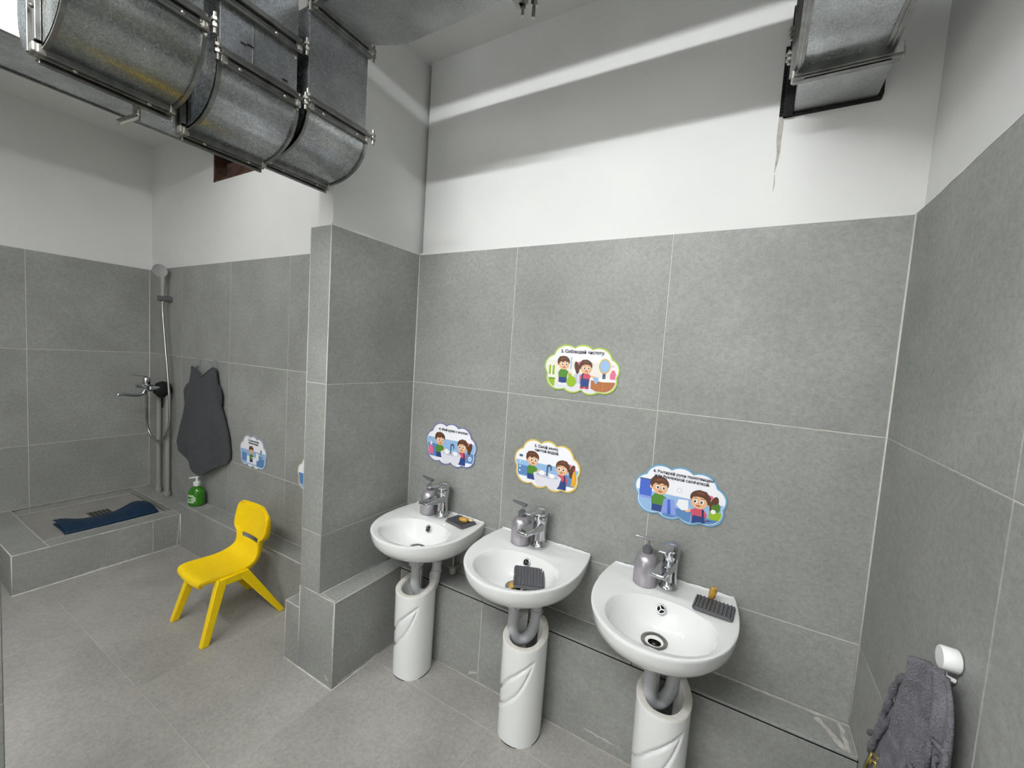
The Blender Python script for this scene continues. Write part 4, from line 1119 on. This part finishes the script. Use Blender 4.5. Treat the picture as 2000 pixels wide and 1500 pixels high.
def kid(cx, cz, s, girl=False, face=1, legs=0, hands=None, tail=None):
    """stylised child seen from the front; returns list of (colour, polygon)"""
    S = []
    def e(k, x, z, rx, rz, r=0, **q): S.append((k, ell(cx+x*s*face, cz+z*s, rx*s, rz*s, r*face, **q)))
    def pg(k, pts): S.append((k, [(cx+x*s*face, cz+z*s) for x, z in pts]))
    tail = tail if tail is not None else -1
    if girl:
        e('hair', tail*.98, -.05, .27, .62, .25*tail*-1); e('hair', tail*.90, -.45, .20, .30, 0); e('pinkb', tail*.72, .40, .17, .17)
    # legs
    if legs:
        for sx in (-1, 1):
            pg('jean', [(sx*.12-.16, -1.6), (sx*.12+.20, -1.6), (sx*.20+.18, -1.6-legs), (sx*.20-.16, -1.6-legs)])
            e('shoe' if girl else 'white', sx*.26, -1.66-legs, .25, .13)
    pg('jean', [(-.48, -1.35), (.48, -1.35), (.46, -2.05), (-.46, -2.05)])
    pg('pink' if girl else 'green', [(-.30, -.62), (.30, -.62), (.56, -.98), (.50, -1.50), (-.50, -1.50), (-.56, -.98)])
    if girl:
        pg('jean', [(-.42, -1.20), (.42, -1.20), (.46, -1.6), (-.46, -1.6)]); pg('dk', [(-.32, -.66), (-.18, -.62), (-.22, -1.25), (-.36, -1.25)]); 
    # arm reaching out
    if hands:
        hx, hz = hands
        pg('skin', [(.28, -.92), (.50, -.80), (hx+.05, hz+.16), (hx, hz-.12)]); e('skin', hx, hz, .17, .15)
        e('pink' if girl else 'green', .38, -.90, .24, .19, -.4)
    # head
    e('skin', -.60, -.10, .13, .17); 
    e('hair', 0, .22, .72, .60); e('skin', .06, -.12, .58, .53); e('skin', .06, -.33, .45, .32)
    if not girl:
        S.append(('hair', [(cx+x*s*face, cz+z*s) for x, z in [(-.72, .05), (-.70, .45), (-.45, .78), (-.2, .72), (-.1, .86), (.12, .74), (.30, .80), (.42, .66), (.62, .52), (.70, .12), (.58, .22), (.45, .18), (.2, .28), (-.05, .16), (-.3, .24), (-.48, .05), (-.56, -.12)]]))
        S.append(('hair2', [(cx+x*s*face, cz+z*s) for x, z in [(-.42, .45), (-.1, .66), (.3, .62), (.45, .42), (.1, .50), (-.15, .38)]]))
    else:
        S.append(('hair', [(cx+x*s*face, cz+z*s) for x, z in [(-.72, -.25), (-.74, .35), (-.40, .78), (.1, .84), (.52, .62), (.70, .15), (.62, -.02), (.50, .22), (.2, .30), (-.15, .28), (-.42, .12), (-.55, -.18)]]))
        S.append(('hair2', [(cx+x*s*face, cz+z*s) for x, z in [(-.35, .55), (0, .72), (.38, .55), (.1, .55), (-.15, .48)]]))
    for ex_ in (-.14, .32):
        e('eye', ex_, -.08, .145, .17); e('pup', ex_+.03, -.09, .085, .11); e('eye', ex_+.06, -.05, .028, .03)
        e('hair', ex_+.01, .15, .12, .025, .1)
    e('wood2', .12, -.25, .05, .035)
    S.append(('mouth', ell(cx+.10*s*face, cz-.37*s, .17*s, .10*s, 0, 12, 180, 360)))
    return S
def sign(label, x0, x1, z0, z1, plane_y, bcol, lines, art, bg='white', tsize=.16, tilt=0.0, pic=None):
    cx, cz = (x0+x1)/2, (z0+z1)/2; hw, hh = (x1-x0)/2, (z1-z0)/2
    t = thing('cloud_sign', label, 'sign', (cx, plane_y, cz), group='printed cloud-shaped hygiene signs'); t.rotation_euler = (0, tilt, 0)
    cl0 = cloud(); mx_ = max(abs(x) for x, z in cl0); mz = max(abs(z) for x, z in cl0)
    K = hw
    border = [(x/mx_*hw, z/mz*hh) for x, z in cl0]; inner = [(x/mx_*(hw-.006), z/mz*(hh-.006)) for x, z in cl0]
    def pris(name, poly, y0, y1, m):
        n = len(poly); V = [(x, y0, z) for x, z in poly]+[(x, y1, z) for x, z in poly]
        return obj(name, V, [(i, (i+1) % n, n+(i+1) % n, n+i) for i in range(n)]+[tuple(range(n)), tuple(range(n, 2*n))[::-1]], m, t)
    pris('sign_board', border, -.0035, -.0002, mat('sign_border', bcol, .4))
    # printed picture: stack of flat colour shapes clipped to the cloud
    import mathutils
    inn = [Vector(p) for p in inner]
    def clip(poly):
        # pull every vertex inside the cloud outline
        out = []
        for x, z in poly:
            a = math.atan2(z/hh*1.0, x/hw*1.0); 
            r = math.hypot(x, z); ang = math.atan2(z, x) % (2*math.pi)
            best = None
            for (p, q) in zip(inner, inner[1:]+inner[:1]):
                d = (q[0]-p[0], q[1]-p[1]); dx, dz = math.cos(ang), math.sin(ang)
                den = dx*d[1]-dz*d[0]
                if abs(den) < 1e-12: continue
                tt = (p[0]*d[1]-p[1]*d[0])/den; uu = (p[0]*dz-p[1]*dx)/den
                if tt > 0 and -1e-6 <= uu <= 1+1e-6: best = tt
            if best is not None and r > best*.985: x, z = math.cos(ang)*best*.985, math.sin(ang)*best*.985
            out.append((x, z))
        return out
    ks = []; V, Fc, fm = [], [], []
    shapes = [(bg, [(x/K, z/K) for x, z in inner])]+art
    for li, (k, poly) in enumerate(shapes):
        pl_ = [(x*K, z*K) for x, z in poly]
        # densify
        if li:
            dn = []
            for a, b in zip(pl_, pl_[1:]+pl_[:1]):
                m_ = max(1, int(math.hypot(b[0]-a[0], b[1]-a[1])/.006))
                for q in range(m_): dn.append((a[0]+(b[0]-a[0])*q/m_, a[1]+(b[1]-a[1])*q/m_))
            pl_ = clip(dn)
        if k not in ks: ks.append(k)
        n = len(V); y = -.0036-.00003*li
        V += [(x, y, z) for x, z in pl_]; Fc.append(tuple(range(n, n+len(pl_)))); fm.append(ks.index(k))
    me = bpy.data.meshes.new('printed_picture'); me.from_pydata(V, [], Fc)
    for k in ks: me.materials.append(pmat(k))
    for p, k in zip(me.polygons, fm): p.material_index = k
    o = bpy.data.objects.new('printed_picture', me); C.objects.link(o); o.parent = t
    for i, (txt, tx, tz, size) in enumerate(lines):
        cu = bpy.data.curves.new('lettering', 'FONT'); cu.body = txt; cu.size = size*K; cu.align_x = 'CENTER'; cu.offset = .022*size*K; cu.extrude = .0001
        to = bpy.data.objects.new('lettering_tmp', cu); C.objects.link(to)
        bpy.context.view_layer.update()
        me = bpy.data.meshes.new_from_object(to.evaluated_get(bpy.context.evaluated_depsgraph_get()))
        bpy.data.objects.remove(to)
        me.materials.clear(); me.materials.append(pmat('blk'))
        lo = bpy.data.objects.new('lettering', me); C.objects.link(lo); lo.parent = t
        lo.location = (tx*K, -.0036-.00003*(len(shapes)+3), tz*K); lo.rotation_euler = (math.pi/2, 0, 0)
    return t
R_ = lambda x0, x1, z0, z1: [(x0, z0), (x1, z0), (x1, z1), (x0, z1)]
# coordinates: x -1..1, z about -.65..+.65
def sinkart(cx=0, w_=.42, z=-.25):
    return [('sink', [(cx-w_, z), (cx+w_, z), (cx+w_*.86, z-.22), (cx+w_*.5, z-.40), (cx-w_*.5, z-.40), (cx-w_*.86, z-.22)]), ('sink', ell(cx, z, w_, .09)), ('sink2', ell(cx, z, w_*.82, .06)),
            ('chrome', R_(cx-.025, cx+.02, z-.02, z+.26)), ('chrome', ell(cx+.05, z+.26, .075, .07, 0, 14, 0, 180)), ('chrome', R_(cx+.09, cx+.125, z+.17, z+.27)), ('sink2', R_(cx-.09, cx+.10, z-.03, z+.0))]
def pump(cx, z, s, k):
    return [(k, [(cx-.09*s, z), (cx+.09*s, z), (cx+.10*s, z+.16*s), (cx+.04*s, z+.30*s), (cx-.04*s, z+.30*s), (cx-.10*s, z+.16*s)]), ('white' if k != 'pinkb2' else k, R_(cx-.035*s, cx+.035*s, z+.30*s, z+.40*s)), ('sink2', R_(cx-.09*s, cx+.02*s, z+.40*s, z+.44*s))]
bg_low = lambda k, z: (k, [(-.98, z), (.98, z), (.98, -.30), (.70, -.62), (-.70, -.62), (-.98, -.30)])
a4 = [('bluebg', R_(-.95, .95, -.45, .16)), ('bluebg2', R_(-.95, -.45, -.45, -.05)), ('bluebg2', R_(.62, .95, -.45, -.15))]+kid(-.42, .12, .28, False, 1, hands=(1.0, -1.15))+kid(.48, .02, .28, True, -1, hands=(1.0, -1.15))+sinkart(.04, .40, -.27)+pump(-.76, -.40, 1.0, 'pinkb')+[('white', ell(-.12, -.22, .10, .08)), ('white', ell(.22, -.24, .10, .07)), ('white', ell(.78, -.30, .06, .07)), ('bluebg', ell(.78, -.30, .04, .045))]
a5 = [('bluebg', R_(-.95, .95, -.42, .02)), ('bluebg2', R_(-.95, -.5, -.40, -.12)), ('bluebg2', R_(.55, .95, -.45, -.15))]+kid(-.42, .10, .28, False, 1, legs=0, hands=(1.0, -1.20))+kid(.50, .0, .28, True, -1, hands=(1.05, -1.15))+sinkart(.06, .42, -.28)+[('yel', [(.76, -.42), (.92, -.42), (.88, -.10), (.85, .0), (.82, .0), (.79, -.10)]), ('red', R_(.82, .86, 0, .07)), ('chrome', ell(-.80, .15, .035, .035)), ('chrome', ell(-.75, .15, .035, .035)), ('white', ell(-.79, -.02, .02, .02)), ('white', ell(-.79, -.16, .025, .025)), ('white', ell(-.79, -.28, .025, .025)), ('white', ell(-.10, -.22, .09, .07)), ('white', ell(.20, -.26, .09, .06))]
a6 = [('bluebg', R_(-.95, .95, -.60, -.05)), ('bluebg2', R_(-.3, .3, -.60, -.32)), ('bluebg2', R_(.45, .95, -.60, -.40)), ('towel', R_(-.86, -.58, -.24, .20)), ('towel2', R_(-.86, -.58, -.24, -.18)), ('chrome', R_(-.90, -.56, .20, .23))]+kid(-.42, .10, .29, False, 1, legs=0, hands=(.62, -1.12))+[('towel2', [(-.30, -.16), (-.08, -.14), (.0, -.50), (-.34, -.50)]), ('towel', [(-.22, -.16), (-.16, -.16), (-.12, -.50), (-.20, -.50)])]+kid(.46, -.04, .29, True, -1, hands=(.85, -.95))+[('white', [(.02, -.10), (.22, -.08), (.24, -.30), (.10, -.34), (-.02, -.24)]), ('white', ell(.02, .10, .075, .075)), ('sink2', ell(.02, .10, .055, .055)), ('white', ell(.02, .10, .045, .045)), ('bluebg2', R_(.58, .92, -.44, -.40)), ('lime', R_(.66, .90, -.40, -.22)), ('plant', ell(.82, -.12, .05, .10)), ('plant', ell(.74, -.13, .05, .07)), ('white', ell(.74, -.22, .05, .05))]
a2 = [('cream', R_(-.95, .95, -.64, .20)), ('sink', R_(-.7, .7, -.64, -.40)), ('lime', R_(-.86, -.68, -.48, -.28)), ('lime2', R_(-.87, -.67, -.30, -.26)), ('lime', R_(-.86, -.70, -.18, .06)), ('white', R_(-.80, -.76, -.18, .06)),
      ('white', R_(-.20, -.02, -.12, .0)), ('sink2', R_(-.15, -.05, -.36, -.12)), ('bluebg', R_(-.27, -.24, -.0, .30)), ('bluebg', R_(-.02, .08, -.36, -.12)), ('wood', [(.30, -.22), (.92, -.26), (.92, -.42), (.66, -.62), (.30, -.45)]), ('wood2', R_(.60, .61, -.60, -.26)), ('white', [(.26, -.18), (.92, -.18), (.92, -.25), (.60, -.27), (.26, -.24)]),
      ('gold', ell(.62, .12, .145, .185)), ('mirror', ell(.62, .12, .115, .15)), ('chrome', R_(.58, .66, -.19, -.06))]+pump(.84, -.19, .75, 'pinkb')+kid(-.46, .12, .235, False, 1, legs=.55, hands=(.75, -1.10))+[('lime', ell(-.22, -.32, .13, .14)), ('lime', ell(-.26, -.18, .05, .06))]+kid(.14, .06, .235, True, 1, legs=.5, hands=(1.15, -1.05), tail=-1)+[('bluebg', [(.34, -.18), (.48, -.16), (.50, -.26), (.42, -.34)])]
SZ = .0
sign('green-bordered cloud sign on the back wall reading 2. Соблюдай чистоту.', .690, .992, 1.224, 1.412, -.0005, (176, 204, 84), [('2. Соблюдай чистоту.', .03, .40, .112)], a2)
sign('violet-bordered cloud sign over the left basin reading 4. Мой руки с мылом.', .099, .391, .828, 1.026, -.0005, (120, 126, 170), [('4. Мой руки с мылом.', .10, .42, .110)], a4)
sign('gold-bordered cloud sign over the middle basin reading 5. Смой мыло чистой водой.', .582, .873, .826, 1.025, -.0005, (222, 194, 96), [('5. Смой мыло', -.02, .46, .108), ('чистой водой.', .0, .35, .108)], a5)
sign('blue-bordered cloud sign over the right basin reading 6. Вытирай руки полотенцем', 1.076, 1.374, .826, 1.016, -.0005, (110, 164, 196), [('6. Вытирай руки полотенцем', .06, .42, .092), ('или бумажной салфеткой.', .04, .32, .092)], a6)
a1 = [('bluebg', R_(-.95, .95, -.55, .05)), ('bluebg2', R_(-.80, -.45, -.45, -.1)), ('bluebg2', R_(.30, .85, -.55, -.18)), ('white', R_(-.42, .30, -.50, -.2)), ('white', R_(.25, .45, -.3, .0)), ('chrome', R_(.45, .72, -.14, -.10)), ('chrome', ell(.62, .10, .05, .09))]+kid(-.10, .05, .24, False, 1, legs=.3, hands=(.3, -1.2))
sign('pale blue cloud sign alone on the alcove wall beside the towel', -1.178, -.903, .603, .792, TY-.0005, (170, 180, 204), [('3. Намочи руки', .05, .44, .11), ('тёплой водой.', .05, .33, .11)], a1)
a0 = [('bluebg', R_(-.95, .95, -.55, .0)), ('bluebg2', R_(-.9, -.5, -.4, 0))]+kid(.1, .05, .26, True, 1)
sign('cream-bordered cloud sign in the alcove, mostly hidden by the pier', -.615, -.330, .575, .765, TY-.0005, (206, 190, 150), [], a0)
